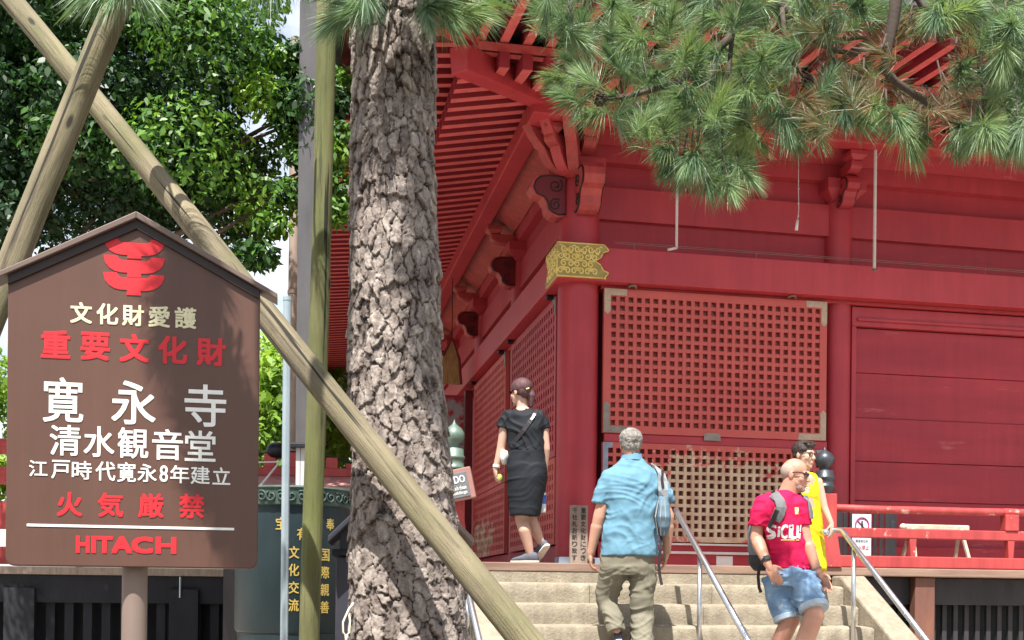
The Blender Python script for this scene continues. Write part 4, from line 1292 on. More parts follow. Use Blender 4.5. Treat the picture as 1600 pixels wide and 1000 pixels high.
def trunk_mesh():
    nt_, nz_ = 360, 1250
    z0, z1 = -.05, 5.6
    zz = np.linspace(z0, z1, nz_)
    th = np.arange(nt_) * 2 * np.pi / nt_
    cx_ = np.interp(zz, axp[:, 2], axp[:, 0]); cy_ = np.interp(zz, axp[:, 2], axp[:, 1]); rr = np.interp(zz, axp[:, 2], axp[:, 3])
    # smooth the centre line
    ker = np.ones(121) / 121
    sm = lambda a: np.convolve(np.pad(a, 60, mode='edge'), ker, 'valid')
    cx_, rr = sm(cx_), sm(rr)
    TH, ZZ = np.meshgrid(th, zz)
    circ = 2 * np.pi * .22
    X = TH / (2 * np.pi) * circ

    def vnoise(x, z, fx, fz, seed):
        g_ = np.random.default_rng(seed).random((512, 512))
        per = max(1, int(round(circ * fx)))
        u = x / circ * per; v = z * fz + 64
        i0 = np.floor(u).astype(int); j0 = np.floor(v).astype(int)
        fu = u - i0; fv = v - j0
        fu = fu * fu * (3 - 2 * fu); fv = fv * fv * (3 - 2 * fv)
        a = g_[i0 % per, j0 % 512]; b = g_[(i0 + 1) % per, j0 % 512]; c = g_[i0 % per, (j0 + 1) % 512]; d = g_[(i0 + 1) % per, (j0 + 1) % 512]
        return (a * (1 - fu) + b * fu) * (1 - fv) + (c * (1 - fu) + d * fu) * fv - .5

    def cells(x, z, dx, dz, seed, jit=.85):
        """worley on a jittered grid: F1, F2, id, offset to centre"""
        r_ = np.random.default_rng(seed)
        nx = int(round(circ / dx)); cw = circ / nx
        jx = r_.random((nx, 400)); jz = r_.random((nx, 400))
        i0 = np.floor(x / cw).astype(int); j0 = np.floor(z / dz).astype(int) + 50
        F1 = np.full(x.shape, 9.); F2 = np.full(x.shape, 9.); ID = np.zeros(x.shape, int); OX = np.zeros(x.shape); OZ = np.zeros(x.shape)
        for di in (-2, -1, 0, 1, 2):
            for dj in (-2, -1, 0, 1, 2):
                ii = i0 + di; jj = j0 + dj
                stag = .5 * (jj % 2)
                fx_ = (ii + stag + .5 + (jx[ii % nx, jj % 400] - .5) * jit) * cw
                fz_ = (jj - 50 + .5 + (jz[ii % nx, jj % 400] - .5) * jit) * dz
                ddx = (x - fx_) / cw; ddz = (z - fz_) / dz
                d = np.sqrt(ddx ** 2 + ddz ** 2)
                cl = d < F1
                F2 = np.where(cl, F1, np.minimum(F2, d))
                OX = np.where(cl, ddx, OX); OZ = np.where(cl, ddz, OZ)
                ID = np.where(cl, (ii % nx) * 400 + jj % 400, ID)
                F1 = np.where(cl, d, F1)
        return F1, F2, ID, OX, OZ

    def fbm(fx, fz, seed, o=4):
        return sum(vnoise(X, ZZ, fx * 2 ** k, fz * 2 ** k, seed + k) * .55 ** k for k in range(o))

    wx = X + .030 * fbm(10, 10, 1) + .012 * fbm(38, 38, 31, 3)
    wz = ZZ + .055 * fbm(9, 9, 41) + .022 * fbm(36, 36, 51, 3)
    lower = np.clip((3.4 - ZZ) / 1.6, 0, 1)
    F1, F2, ID, OX, OZ = cells(wx, wz, .050, .088, 5)
    G1, G2, ID2, PX, PZ_ = cells(wx + .012 * fbm(30, 30, 61, 2), wz, .024, .040, 6)
    rnd = np.random.default_rng(7).random(200000)
    rnd2 = np.random.default_rng(8).random((200000, 2)) - .5
    wdt = .045 + .15 * np.clip(fbm(8, 5, 71, 2) + .2, 0, 1)
    e1 = np.clip((F2 - F1) / wdt, 0, 1)
    e2 = np.clip((G2 - G1) / .10, 0, 1)
    plate = .35 + .65 * rnd[ID]
    tiltp = rnd2[ID, 0] * OX * .8 - (.35 + rnd2[ID, 1] * .8) * OZ
    # layered flakes: sharp-edged terraces
    tv = (fbm(9, 6, 81, 5) * 1.0 + .5) * 6.0 + rnd[ID] * 3 - 1.6 * OZ
    fr_ = tv - np.floor(tv)
    st_ = np.clip((fr_ - .88) / .12, 0, 1)
    terr = np.floor(tv) + st_
    flake = rnd[(np.floor(tv).astype(int) * 131 + ID * 17 + 5000) % 200000] - .5
    h = .010 * e1 * (plate + .4) + e1 * (.008 * np.clip(.45 - OZ * (.7 + .6 * rnd2[ID, 0]), -.3, 1.2) + .006 * rnd2[ID, 1] * OX) + .0024 * (terr - 4.5) * (.35 + .65 * e1) - .004
    h += e1 * (rnd[ID2] > .35) * (.0016 * (e2 - .5) - .0022 * e2 * PZ_ + .0012 * (rnd[(ID2 + 99) % 200000] - .5))
    h += .0014 * fbm(50, 20, 91, 3) + .014 * vnoise(X, ZZ, 3, 1.5, 11)
    crev = np.clip(1.0 - e1, 0, 1)
    edge_ = st_ * (1 - st_) * 4
    rad = rr[:, None] * (1 + .05 * vnoise(X, ZZ, 2, .8, 14)) - .014 + h
    px_ = cx_[:, None] + rad * np.cos(TH); py_ = cy_[:, None] + rad * np.sin(TH)
    vs = np.stack([px_ - axp[1, 0], py_ - 5.0, ZZ], -1).reshape(-1, 3)
    i = np.arange(nz_ - 1)[:, None] * nt_; j = np.arange(nt_)[None, :]; k = (j + 1) % nt_
    fs = np.stack([i + j, i + k, i + nt_ + k, i + nt_ + j], -1).reshape(-1, 4)
    me = bpy.data.meshes.new('trunk')
    me.vertices.add(len(vs)); me.vertices.foreach_set('co', vs.astype(np.float32).ravel())
    me.loops.add(len(fs) * 4); me.loops.foreach_set('vertex_index', fs.astype(np.int32).ravel())
    me.polygons.add(len(fs)); me.polygons.foreach_set('loop_start', (np.arange(len(fs)) * 4).astype(np.int32))
    me.update()
    # bark colour: each plate and flake has its own grey, the gaps between plates show dark old bark
    tint = (.46 + .22 * (rnd[ID] - .5) + .24 * flake + .16 * (rnd[(ID2 * 3 + 7) % 200000] - .5) + .35 * fbm(34, 16, 95, 3)) * (.06 + .94 * e1) * (1 - .45 * (rnd[ID2] > .5) * (1 - e2))
    setattr_face(me, 'tint', np.clip(tint, 0, 1).ravel(), 'POINT')
    me.polygons.foreach_set('use_smooth', [True] * len(fs))
    return me


place('trunk', trunk_mesh(), M['bark'], pine)


def quads_mesh(name, verts, nper, tints=None):
    """verts: (n, nper, 3) polygons"""
    n = len(verts)
    me = bpy.data.meshes.new(name)
    me.vertices.add(n * nper); me.vertices.foreach_set('co', verts.astype(np.float32).ravel())
    me.loops.add(n * nper); me.loops.foreach_set('vertex_index', np.arange(n * nper, dtype=np.int32))
    me.polygons.add(n); me.polygons.foreach_set('loop_start', (np.arange(n) * nper).astype(np.int32))
    me.update()
    if tints is not None:
        setattr_face(me, 'tint', tints, 'FACE')
    return me


def unit(a):
    return a / np.maximum(np.linalg.norm(a, axis=-1, keepdims=True), 1e-9)


def tuft(pos, axis, n, L, tint, spread=(.15, 1.25), shoot=.10):
    """bottle-brush of long needles round the end of a shoot"""
    axis = unit(np.asarray(axis, float))
    n = int(n * rng.uniform(1.2, 1.9)); L = L * rng.uniform(.72, 1.15)
    s = rng.random(n)
    base = np.asarray(pos) - axis * shoot * (1 - s)[:, None]
    lop = rng.normal(size=3) * rng.uniform(0, .9)                # tufts are lopsided, some half bare
    rv = unit(rng.normal(size=(n, 3)) + lop)
    rv = unit(rv - axis * (rv @ axis)[:, None])
    ang = (spread[1] + (spread[0] - spread[1]) * s ** .7) + rng.normal(0, .13, n)
    d = unit(axis * np.cos(ang)[:, None] + rv * np.sin(ang)[:, None] + np.array([0, 0, -.10]))
    ln = L * (.55 + .6 * rng.random(n) ** .6)
    side = unit(np.cross(d, unit(rng.normal(size=(n, 3)))))
    wd = .0009 + .0006 * rng.random(n)
    mid = base + d * (ln * .55)[:, None] + np.array([0, 0, -.004])
    tip = base + d * ln[:, None] + np.array([0, 0, -1]) * (ln * rng.uniform(.02, .30))[:, None]
    v = np.stack([base - side * wd[:, None] * .7, base + side * wd[:, None] * .7, mid + side * wd[:, None], tip, mid - side * wd[:, None]], 1)
    t = np.clip(tint + rng.normal(0, .09, n), 0.0, 1)
    return v, t


def bough(tufts, twigs, limbs, org=None):
    """limbs: list of (points, radii); tufts: (pos, axis, n, L, tint, spread)"""
    mb = MB()
    for pts, rad in limbs:
        mb.tube(pts, rad, 9)
    for a, b, r0, r1 in twigs:
        m = (Vector(a) + Vector(b)) / 2 + Vector((random.uniform(-.02, .02), random.uniform(-.02, .02), -.015))
        mb.tube([a, m, b], [r0, (r0 + r1) / 2, r1], 6)
    br = mb.build('bough', M['twig'], pine, smooth=True, world=True)
    vs, ts = [], []
    for t in tufts:
        v, tt = tuft(*t)
        vs.append(v); ts.append(tt)
    v = np.concatenate(vs); v = v - np.array([axp[1, 0], 5.0, 0])
    me = quads_mesh('needle_foliage', v, 5, np.concatenate(ts))
    place('needle_foliage', me, M['needle'], br)
    return br


def inside(poly, x, y):
    c = False
    n = len(poly)
    for i in range(n):
        x0, y0 = poly[i]; x1, y1 = poly[(i + 1) % n]
        if (y0 > y) != (y1 > y) and x < (x1 - x0) * (y - y0) / (y1 - y0) + x0:
            c = not c
    return c


# right-hand bough: silhouette of the hanging foliage seen in the photo
tufts, twigs = [], []
edge = [(1070, 272, -.3, -1), (1105, 285, 0, -1), (1140, 292, .2, -1), (1170, 275, .5, -1), (1045, 262, -.6, -.8), (1240, 215, .1, -1), (1275, 205, .2, -1), (1500, 228, -.2, -1), (1560, 230, .1, -1), (1590, 225, 0, -1), (1420, 222, .2, -1), (884, 150, -1, .2), (895, 95, -.9, .4), (872, 120, -1, 0), (905, 118, -1, -.1), (925, 178, -.8, -.5), (880, 40, -.9, .3), (955, 90, -.5, .5), (1000, 205, -.6, -.6), (1035, 235, -.7, -.6), (1075, 255, -.3, -1), (1135, 268, 0, -1), (1160, 240, .6, -.8), (1085, 300 - 50, -.2, -1),
        (1030, 130, -.2, .9), (1090, 85, .1, .6), (960, 150, -.7, -.2), (1225, 190, .1, -1), (1262, 188, .1, -1), (1200, 150, -.2, -.7), (1320, 175, 0, -1), (1400, 190, .05, -1), (1430, 205, .3, -1), (1365, 170, -.2, -.9),
        (1500, 205, -.2, -1), (1535, 175, .3, .8), (1550, 205, .2, -1), (1590, 200, .1, -1), (1590, 140, .2, .6), (1520, 215, -.5, -1), (1600, 60, .2, .3), (1560, 90, -.3, -.2), (1140, 200, .2, -.6), (1180, 215, .5, -.9), (985, 40, -.3, .4),
        (1050, 30, .1, .3), (860, 20, -.8, .1), (1470, 30, 0, -.5), (1300, 40, .2, .4), (1640, 190, 0, -1), (1640, 80, 0, 0)]
for px, py, ax_, az in edge:
    d = random.uniform(5.3, 5.9)
    p = np.array(P(px, py, d))
    axis = np.array([ax_, random.uniform(-.9, -.1), az * .8 + .1])
    tufts.append((p, axis, 170, .165, random.uniform(.45, .85), (.12, 1.35)))
    a = unit(axis)
    twigs.append((tuple(p), tuple(p - a * .07 + np.array([0, .10, .16])), .003, .005))
region = [(865, -90), (850, 30), (890, 60), (905, 150), (960, 185), (1010, 215), (1060, 255), (1150, 270), (1180, 235), (1195, 190), (1250, 210), (1330, 195), (1400, 205), (1470, 190), (1500, 220), (1680, 215), (1680, -90)]
gap = [(1405, 62), (1480, 50), (1500, 120), (1470, 150), (1420, 120)]
cnt = 0
while cnt < 330:
    px, py = random.uniform(840, 1680), random.uniform(-90, 275)
    if not inside(region, px, py) or (inside(gap, px, py)):
        continue
    cnt += 1
    dead = (1230 < px < 1520 and 30 < py < 190)
    d = random.uniform(5.2, 6.6)
    p = np.array(P(px, py, d))
    axis = np.array([random.gauss(0, .6), random.gauss(-.35, .5), random.gauss(.15, .5)])
    k = random.random()
    tint = random.uniform(.38, .95)
    n = 130
    if dead:
        if k < .66:
            tint, n = random.uniform(.0, .16), 75
        elif k < .84:
            continue
    tufts.append((p, axis, n, .155, tint, (.15, 1.35)))
    a = unit(axis)
    twigs.append((tuple(p), tuple(p - a * .07 + np.array([0, .10, .16])), .003, .005))
limbs = []


def pl(pts, d, r0, r1):
    n = len(pts)
    limbs.append(([P(x, y, d + .02 * i) for i, (x, y) in enumerate(pts)], [r0 + (r1 - r0) * i / (n - 1) for i in range(n)]))


pl([(1150, -260), (1190, -60), (1222, 10), (1262, 55), (1300, 78), (1340, 85)], 5.55, .030, .010)
pl([(1222, 12), (1228, 80), (1262, 130), (1262, 180)], 5.55, .012, .005)
pl([(1410, -220), (1405, -60), (1398, 20), (1388, 70), (1382, 110), (1400, 128), (1440, 155), (1475, 185), (1500, 195)], 5.5, .036, .008)
pl([(1388, 70), (1360, 80), (1330, 75)], 5.5, .012, .006)
pl([(1540, -200), (1530, 0), (1528, 80), (1540, 150), (1535, 185)], 5.6, .028, .007)
pl([(1400, -60), (1440, 10), (1490, 28), (1530, 20)], 5.6, .016, .010)
pl([(940, 155), (990, 148), (1060, 130), (1140, 60), (1190, -60)], 5.6, .007, .026)
pl([(1128, 210), (1132, 160), (1140, 100), (1145, 40)], 5.65, .006, .014)
pl([(1090, 240), (1092, 190), (1100, 150), (1120, 90)], 5.7, .006, .014)
pl([(925, 110), (950, 155), (985, 150)], 5.55, .005, .008)
# the heavy limb above the picture that carries them
limbs.append(([(-.42, 5.06, 5.4), (.3, 5.3, 5.55), (1.1, 5.55, 5.35), (1.9, 5.75, 5.25), (3.2, 5.9, 5.2), (4.2, 6.0, 5.0)], [.13, .105, .085, .07, .05, .03]))
for px in (1150, 1410, 1540):
    q = P(px, -240, 5.55)
    limbs.append(([q, Vector((q.x + .05, 5.65, 5.0)), Vector((q.x + .1, 5.75, 5.3))], [.03, .04, .045]))
con = MB()
bough(tufts, twigs, limbs)
# pine cones
for px, py in ((937, 155), (1262, 128)):
    c = P(px, py, 5.5)
    mb = MB()
    for k in range(40):
        t = k / 40; an = k * 2.4
        r_ = .026 * math.sin(.35 + t * 2.5)
        q = c + Vector((math.cos(an) * r_, math.sin(an) * r_, -.03 + t * .06))
        mb.ell(q, ((.010, 0, 0), (0, .010, 0), (0, 0, .005)), 7, 4)
    mb.build('pine_cone', M['twig'], pine, smooth=True, world=True)

# small bough in front of the trunk top, twigs at upper left, and the crown over the sign
tufts, twigs = [], []
for px, py, d, ax_, ay, az, tint, n in [(560, 15, 4.62, -.7, -.5, -.3, .55, 170), (530, 25, 4.65, -.6, -.4, -.8, .6, 150), (668, 20, 4.6, .2, -.6, -.9, .5, 160), (700, 25, 4.62, .5, -.4, -.7, .75, 160),
                                     (735, 20, 4.66, .9, -.2, -.1, .85, 160), (690, -10, 4.6, .6, -.3, .3, .8, 150), (750, 8, 4.7, 1, -.1, .2, .8, 120), (520, -15, 4.7, -.8, -.2, .1, .5, 150), (570, -10, 4.55, 0, -.6, -1, .5, 120), (780, -30, 4.9, .7, 0, -.3, .7, 130), (820, -40, 5.0, .7, 0, -.5, .7, 130),
                                     (185, -8, 4.55, -.3, -.4, -.6, .7, 120), (150, -18, 4.55, -.8, -.3, -.2, .6, 120), (215, -15, 4.55, .6, -.3, -.5, .6, 120), (425, -25, 4.9, 0, -.1, -1, .5, 60), (455, -30, 4.9, 0, -.1, -1, .5, 60), (400, -30, 4.9, -.2, -.1, -1, .5, 70), (480, -30, 4.9, -.2, -.1, -1, .5, 70)]:
    p = np.array(P(px, py, d))
    tufts.append((p, (ax_, ay, az), n, .165, tint, (.12, 1.3)))
    a = unit(np.array([ax_, ay, az]))
    twigs.append((tuple(p), tuple(p - a * .2 + np.array([0, .1, .16])), .004, .009))
lm = []
lm.append(([P(700, 15, 4.66), P(660, -40, 4.7), P(640, -110, 4.8)], [.006, .012, .02]))
lm.append(([P(545, 10, 4.66), P(580, -50, 4.7), P(610, -110, 4.8)], [.006, .012, .02]))
lm.append(([P(185, -5, 4.6), P(200, -80, 4.6), P(330, -190, 4.7), P(560, -270, 4.85)], [.008, .014, .022, .03]))
sdv = np.array(sd)
def shade_tuft(px, py, depth, n):
    """a tuft of the crown above the picture, on the sun line of a given spot"""
    q = np.array(on_plane(px, py, OL, V) if depth is None else P(px, py, depth))
    s = 1.0
    while True:
        w_ = q + sdv * s
        if w_[1] < .6 or HZ - (w_[2] - 1.6) / w_[1] * K < -130:
            break
        s += .05
    q = q + sdv * (s + random.uniform(0, .12))
    tufts.append((q, (random.gauss(0, .6), random.gauss(0, .5), random.gauss(.1, .5)), n, .17, .6, (.15, 1.3)))
    twigs.append((tuple(q), tuple(q + np.array([.03, .06, .18])), .004, .008))


for k in range(34):                                            # crown above the sign, throwing the needle shadow on it
    py = random.uniform(395, 850)
    shade_tuft(283 + 95 * ((py - 390) / 450) ** 1.2 + random.gauss(0, 17), py, None, 230)
for k in range(24):                                            # and over the right flank of the trunk
    py = random.uniform(40, 560)
    shade_tuft(668 - 12 * math.sin(py / 60) + random.gauss(0, 14), py, 4.82, 200)
lm.append(([(-.46, 5.0, 5.45), (-.7, 4.3, 5.6), (-1.0, 3.6, 5.4), (-1.15, 2.9, 4.9), (-1.2, 2.5, 4.6)], [.09, .06, .045, .03, .015]))
bough(tufts, twigs, lm)

# rope loop on the trunk
t = thing('rope_loop', 'white rope loop hanging at the lower left of the pine trunk', 'rope', P(541, 996, 4.74))
q0 = P(541, 996, 4.74)
pts = [P(551, 944, 4.80), P(545, 952, 4.76), P(536, 972, 4.74), P(536, 988, 4.74), P(541, 994, 4.74), P(546, 988, 4.74), P(547, 970, 4.75), P(545, 955, 4.77), P(552, 942, 4.80)]
MB().tube([p - q0 for p in pts], .0045, 8).build('loop', M['rope'], t, smooth=True)
MB().tube([P(541, 992, 4.735) - q0, P(541, 1004, 4.735) - q0], .006, 8).build('tail', M['rope'], t, smooth=True)

# ------------------------------------------------------------------ poles, tank, cabinet behind
def pole(name, label, px, py0, py1, d, r, mat, cat='pole', taper=1.0):
    a, b = P(px, py0, d), P(px, py1, d)
    t = thing(name, label, cat, (a.x, a.y, 0))
    MB().tube([(0, 0, 0), (0, 0, b.z)], [r, r * taper], 20).build('shaft', M[mat], t, smooth='angle')
    return t, b.z


t, z = pole('steel_pole', 'slim pale blue galvanised pole between the brown sign and the mossy upright log', 444, 990, 470, 6.2, .0215, 'galv')
MB().tube([(0, 0, z), (0, 0, z + .02)], .024, 16).build('cap', M['galv'], t)
t, z = pole('downpipe_pole', 'brownish-grey round pole with a joint ring behind the tip of the sign roof', 453.5, 990, 60, 12.6, .060, 'pipebrown')
zz = P(453.5, 456, 12.6).z
MB().tube([(0, 0, zz - .025), (0, 0, zz + .012)], .068, 20).build('joint_ring', M['pipebrown'], t, smooth='angle')
a0 = P(470, 694, 9.8); a1 = P(473, -80, 9.8)
t = thing('square_post', 'tall square grey metal post on a thinner stem behind the mossy log', 'post', (a0.x, a0.y, 0))
MB().box(-.035, .20, -.06, .10, a0.z, a1.z).build('casing', M['duct'], t, bevel=.006)
MB().box(-.085, .09, -.09, .09, a0.z - .035, a0.z - .001).build('flange', M['darkiron'], t, bevel=.004)
MB().box(-.035, .0, -.03, .03, 0, a0.z - .036).box(.004, .045, -.03, .03, 0, a0.z - .036).build('stem', M['concrete'], t)

# bronze tank
c = P(457, 990, 7.6)
tank = thing('bronze_tank', 'large dark teal bronze water tank with gilt Japanese characters and a scrolled rim band', 'water tank', (c.x, c.y, 0))
zt, zb_, z0 = P(457, 762, 7.25).z, P(457, 790, 7.25).z, P(457, 990, 7.25).z
r = .375
MB().lathe([(r * .96, z0), (r, z0 + .02), (r, zb_), (r * .97, zb_ + .01)], (0, 0, 0), 64).build('body', M['bronze'], tank, smooth='angle')
bd = MB().lathe([(r, zb_), (r + .028, zb_ + .008), (r + .034, zt - .012), (r + .045, zt), (r + .03, zt + .012), (r - .03, zt + .012), (r - .03, zt - .1)], (0, 0, 0), 64).build('rim_band', M['bronzeband'], tank, smooth='angle')
sc_ = MB()
for k in range(40):
    an = -math.pi / 2 + (k - 20) * .157
    ctr = Vector((math.cos(an), math.sin(an), 0)) * (r + .036) + Vector((0, 0, (zt + zb_) / 2))
    tv = Vector((-math.sin(an), math.cos(an), 0))
    sc_.tube([ctr + (q - ctr) for q in spiral(ctr, .036, 1.3, tv, (0, 0, 1), 1 if k % 2 else -1)], .006, 5)
sc_.build('scroll_relief', M['bronzeband'], bd, smooth=True)
MB().lathe([(r * .7, 0), (r * .75, .2), (r * .6, .3), (r * .96, z0 - .002)], (0, 0, 0), 48).build('foot', M['bronze'], tank, smooth='angle')
cols_ = [(.20, '文化交流', 863), (.74, '国際親善', 866), (-.02, '宝', 818), (.84, '奉', 817), (.33, '有', 834)]
for off, s, y0 in cols_:
    tx = MB()
    an = -math.pi / 2 + off
    n_ = Vector((math.cos(an), math.sin(an), 0)); tv = Vector((-math.sin(an), math.cos(an), 0))
    for i, ch in enumerate(s):
        zc_ = P(457, y0 + i * 27.5, 7.23).z
        glyph(tx, ch, n_ * (r + .004) + Vector((0, 0, zc_)), tv, (0, 0, 1), (0, 0, 0), .065, .078, .03)
        tx.build('lettering', M['goldtext'], tank); tx = MB()

# black gabled cabinet behind the trunk
c = P(626, 940, 6.4)
t = thing('roofed_cabinet', 'black metal cabinet with a small pitched roof, mostly hidden behind the pine trunk', 'cabinet', (c.x, c.y, 0), YAW * .6)
zr_ = P(626, 735, 6.4).z; zlft = P(517, 845, 6.4).z; w2 = 112 / K * 6.4
sl2 = (zr_ - zlft) / w2
MB().box(-.36, .27, .06, .5, 0, P(540, 872, 6.4).z).build('body', M['boxblack'], t, bevel=.006)
MB().box(-.385, .295, .05, .51, P(540, 868, 6.4).z, P(540, 858, 6.4).z).build('ledge', M['darkiron'], t, bevel=.004)
MB().prism([(-.34, P(540, 858, 6.4).z), (.25, P(540, 858, 6.4).z), (.25, zr_ - .25 * sl2 - .02), (0, zr_ - .03), (-.34, zr_ - .34 * sl2 - .02)], (0, .07, 0), (1, 0, 0), (0, 0, 1), (0, .42, 0)).build('gable', M['boxblack'], t)
for sx in (-1, 1):
    po = [(0, zr_ + .02), (0, zr_ - .015), (sx * w2, zlft - .015), (sx * w2, zlft + .02)]
    MB().prism(po, (0, -.1, 0), (1, 0, 0), (0, 0, 1), (0, .72, 0)).build('roof_slope', M['boxblack'] if sx < 0 else M['signpost'], t, bevel=.004)

# ------------------------------------------------------------------ wooden stage at the left, railing, small roof
SB = 3.45
stg = thing('wooden_stage', 'dark raised wooden stage with a slatted skirt behind the brown sign', 'stage', H(-7, SB, 0), YAW)
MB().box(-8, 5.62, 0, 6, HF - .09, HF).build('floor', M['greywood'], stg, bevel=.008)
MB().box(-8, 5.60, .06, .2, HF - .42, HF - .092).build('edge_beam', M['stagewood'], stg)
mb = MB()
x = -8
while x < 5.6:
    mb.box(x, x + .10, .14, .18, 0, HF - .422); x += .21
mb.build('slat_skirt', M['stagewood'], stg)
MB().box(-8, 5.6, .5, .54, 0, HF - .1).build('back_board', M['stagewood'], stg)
for px in (287, 30, 480):
    r_ = ray(px, 960)
    a, _ = hall_at(px, 960, SB)
    MB().box(a + 7 - .17, a + 7 + .17, -.02, .135, 0, HF - .25).build('post', M['stagewood'], stg, bevel=.006)
MB().tube([(hall_at(282, 905, SB)[0] + 7, -.03, HF - .1), (hall_at(282, 905, SB)[0] + 7, -.03, HF - .35)], .012, 6).build('hanging_bar', M['galv'], stg)
fz = thing('red_fence', 'red panelled fence on the stage, showing at the far left edge beside the sign', 'fence', H(-7, SB + .3, HF), YAW)
ztop = P(2, 695, 14.0).z - HF
for k in range(7):
    MB().box(-4.2 + k * 1.0 - .04, -4.2 + k * 1.0 + .04, -.04, .04, 0, ztop + .06).build('post', M['rail_red'], fz)
for q0, q1 in ((.02, .16), (.30, .52), (.66, .80), (.90, 1.0)):
    MB().box(-4.6, 1.9, -.02, .02, ztop * q0, ztop * q1).build('board', M['red_bright'], fz)
MB().tube([(-4.7, 0, ztop), (2.0, 0, ztop)], .04, 10).build('top_rail', M['rail_red'], fz)

c = P(470, 757, 12.2)
t = thing('small_roof', 'low pinkish tin roof with a red crested ridge behind the bronze tank', 'small roof', (c.x, c.y, 0), YAW * .5)
ze1, zr1, zr2, zb2 = P(470, 760, 11.8).z, P(470, 741, 12.2).z, P(470, 730, 12.2).z, P(470, 706, 12.2).z
MB().raw([(-.9, -.45, ze1), (.62, -.45, ze1 - .0), (.5, .1, zr1), (-.75, .1, zr1), (-.9, .65, ze1), (.62, .65, ze1)], [(0, 1, 2, 3), (3, 2, 5, 4), (0, 3, 4), (1, 5, 2)]).build('roof_slope', M['pinkstone'], t)
MB().box(-.92, .64, -.47, .67, ze1 - .07, ze1 - .004).build('eave', M['greywood'], t, bevel=.005)
MB().box(-.8, .55, .05, .14, zr1 - .01, zr2).build('ridge_board', M['red_bright'], t, bevel=.004)
arch = lambda x: zb2 - .055 * ((x + .1) / .45) ** 2
for px in (421, 456, 517, 548):
    x = (px - 470) / K * 12.2
    MB().box(x - .062, x + .062, .06, .13, zr2 + .001, arch(x)).build('ridge_block', M['red_bright'], t, bevel=.004)
MB().tube([(x, .095, arch(x) + .01) for x in np.linspace(-.62, .6, 15)], .012, 8).build('ridge_cap', M['darkiron'], t)
MB().ell((-.27, .1, arch(-.3) + .03), ((.11, 0, 0), (0, .11, 0), (0, 0, .09))).build('ridge_jewel', M['darkiron'], t, smooth=True)
MB().box(-.75, .5, -.3, .5, 0, ze1 - .072).build('body', M['darkwood'], t)
MB().tube([(-.48, -.46, ze1), (-.44, -.2, zr2 + .02), (-.2, -.2, zr2 + .03), (-.36, -.47, ze1)], .012, 6).build('bracing_wire', M['white'], t)

# ------------------------------------------------------------------ broad-leaved trees
def leaves(centres, radii, n_each, L, tint_fn, squash=.75, up=.45):
    vs, ts = [], []
    for c, r_ in zip(centres, radii):
        n = n_each if isinstance(n_each, int) else n_each(r_)
        d = unit(rng.normal(size=(n, 3)))
        rad = r_ * (.35 + .65 * rng.random(n) ** .5)
        pos = np.asarray(c) + d * rad[:, None] * np.array([1, 1, squash])
        nrm = unit(d * .6 + rng.normal(0, .55, (n, 3)) + np.array([0, -.15, up]))
        ax = unit(np.cross(nrm, rng.normal(size=(n, 3))))
        ax = unit(ax + np.array([0, 0, -.35])); sdx = unit(np.cross(nrm, ax))
        ln = L * (.5 + .9 * rng.random(n) ** 1.5); wd = ln * (.17 + .11 * rng.random(n))
        fold = nrm * (ln * .06)[:, None]
        b = pos; tip = pos + ax * ln[:, None] - nrm * (ln * .12)[:, None]
        m1 = pos + ax * (ln * .35)[:, None]; m2 = pos + ax * (ln * .7)[:, None]
        v = np.stack([b, m1 + sdx * wd[:, None] + fold, m2 + sdx * (wd * .8)[:, None] + fold, tip, m2 - sdx * (wd * .8)[:, None] + fold, m1 - sdx * wd[:, None] + fold], 1)
        vs.append(v)
        ts.append(np.clip(tint_fn(c) + rng.normal(0, .13, n), 0, 1))
    return np.concatenate(vs), np.concatenate(ts)


def tree(name, label, cat, base, trunk_pts, trunk_r, centres, radii, n, L, tint, mat, group=None, limbs=True):
    t = thing(name, label, cat, base, 0, group)
    b = Vector(base)
    mb = MB().tube([Vector(p) - b for p in trunk_pts], trunk_r, 14)
    mb.build('trunk', M['treebark'], t, smooth=True)
    if limbs:
        top = Vector(trunk_pts[-1]); mid = Vector(trunk_pts[-2])
        for c in centres[::4]:
            c = Vector(c)
            s = top if c.z > top.z else mid
            m = s * .45 + c * .55 + Vector((random.uniform(-.2, .2), random.uniform(-.2, .2), -.25))
            MB().tube([s - b, m - b, c - b], [.05, .03, .010], 6).build('limb', M['treebark'], t, smooth=True)
    v, ts = leaves(centres, radii, n, L, tint)
    place('crown', quads_mesh('crown', v - np.array(base), 6, ts), M[mat], t)
    return t


cen, rad = [], []
crown = [(-140, -160), (300, -160), (420, -40), (400, 40), (470, 75), (455, 120), (490, 165), (470, 250), (440, 320), (405, 390), (340, 380), (300, 330), (230, 390), (100, 400), (60, 320), (-10, 340), (-140, 420)]
while len(cen) < 175:
    px, py = random.uniform(-140, 500), random.uniform(-160, 420)
    if not inside(crown, px, py):
        continue
    d = random.uniform(9.6, 13.5) if px < 330 else random.uniform(9.8, 11.2)
    r_ = random.uniform(.38, .62) if px < 330 else random.uniform(.2, .36)
    cen.append(tuple(P(px, py, d))); rad.append(r_)
for px, py in ((465, 85), (478, 110), (440, 95), (455, 150), (480, 180), (500, 150), (535, 130), (530, 160), (532, 210), (528, 240), (533, 290), (525, 330), (470, 240), (450, 300), (410, 400), (385, 400), (425, 350)):
    cen.append(tuple(P(px, py, 9.9))); rad.append(.17)
sunlit_tint = lambda c: (.58 + random.uniform(-.25, .32)) if (c[0] / c[1] * K + 800 > 270 and random.random() < .75) else (.26 + random.uniform(-.24, .24))  # crown's right side given lighter leaves to stand for sunlight
bz = P(-60, 340, 11.0)
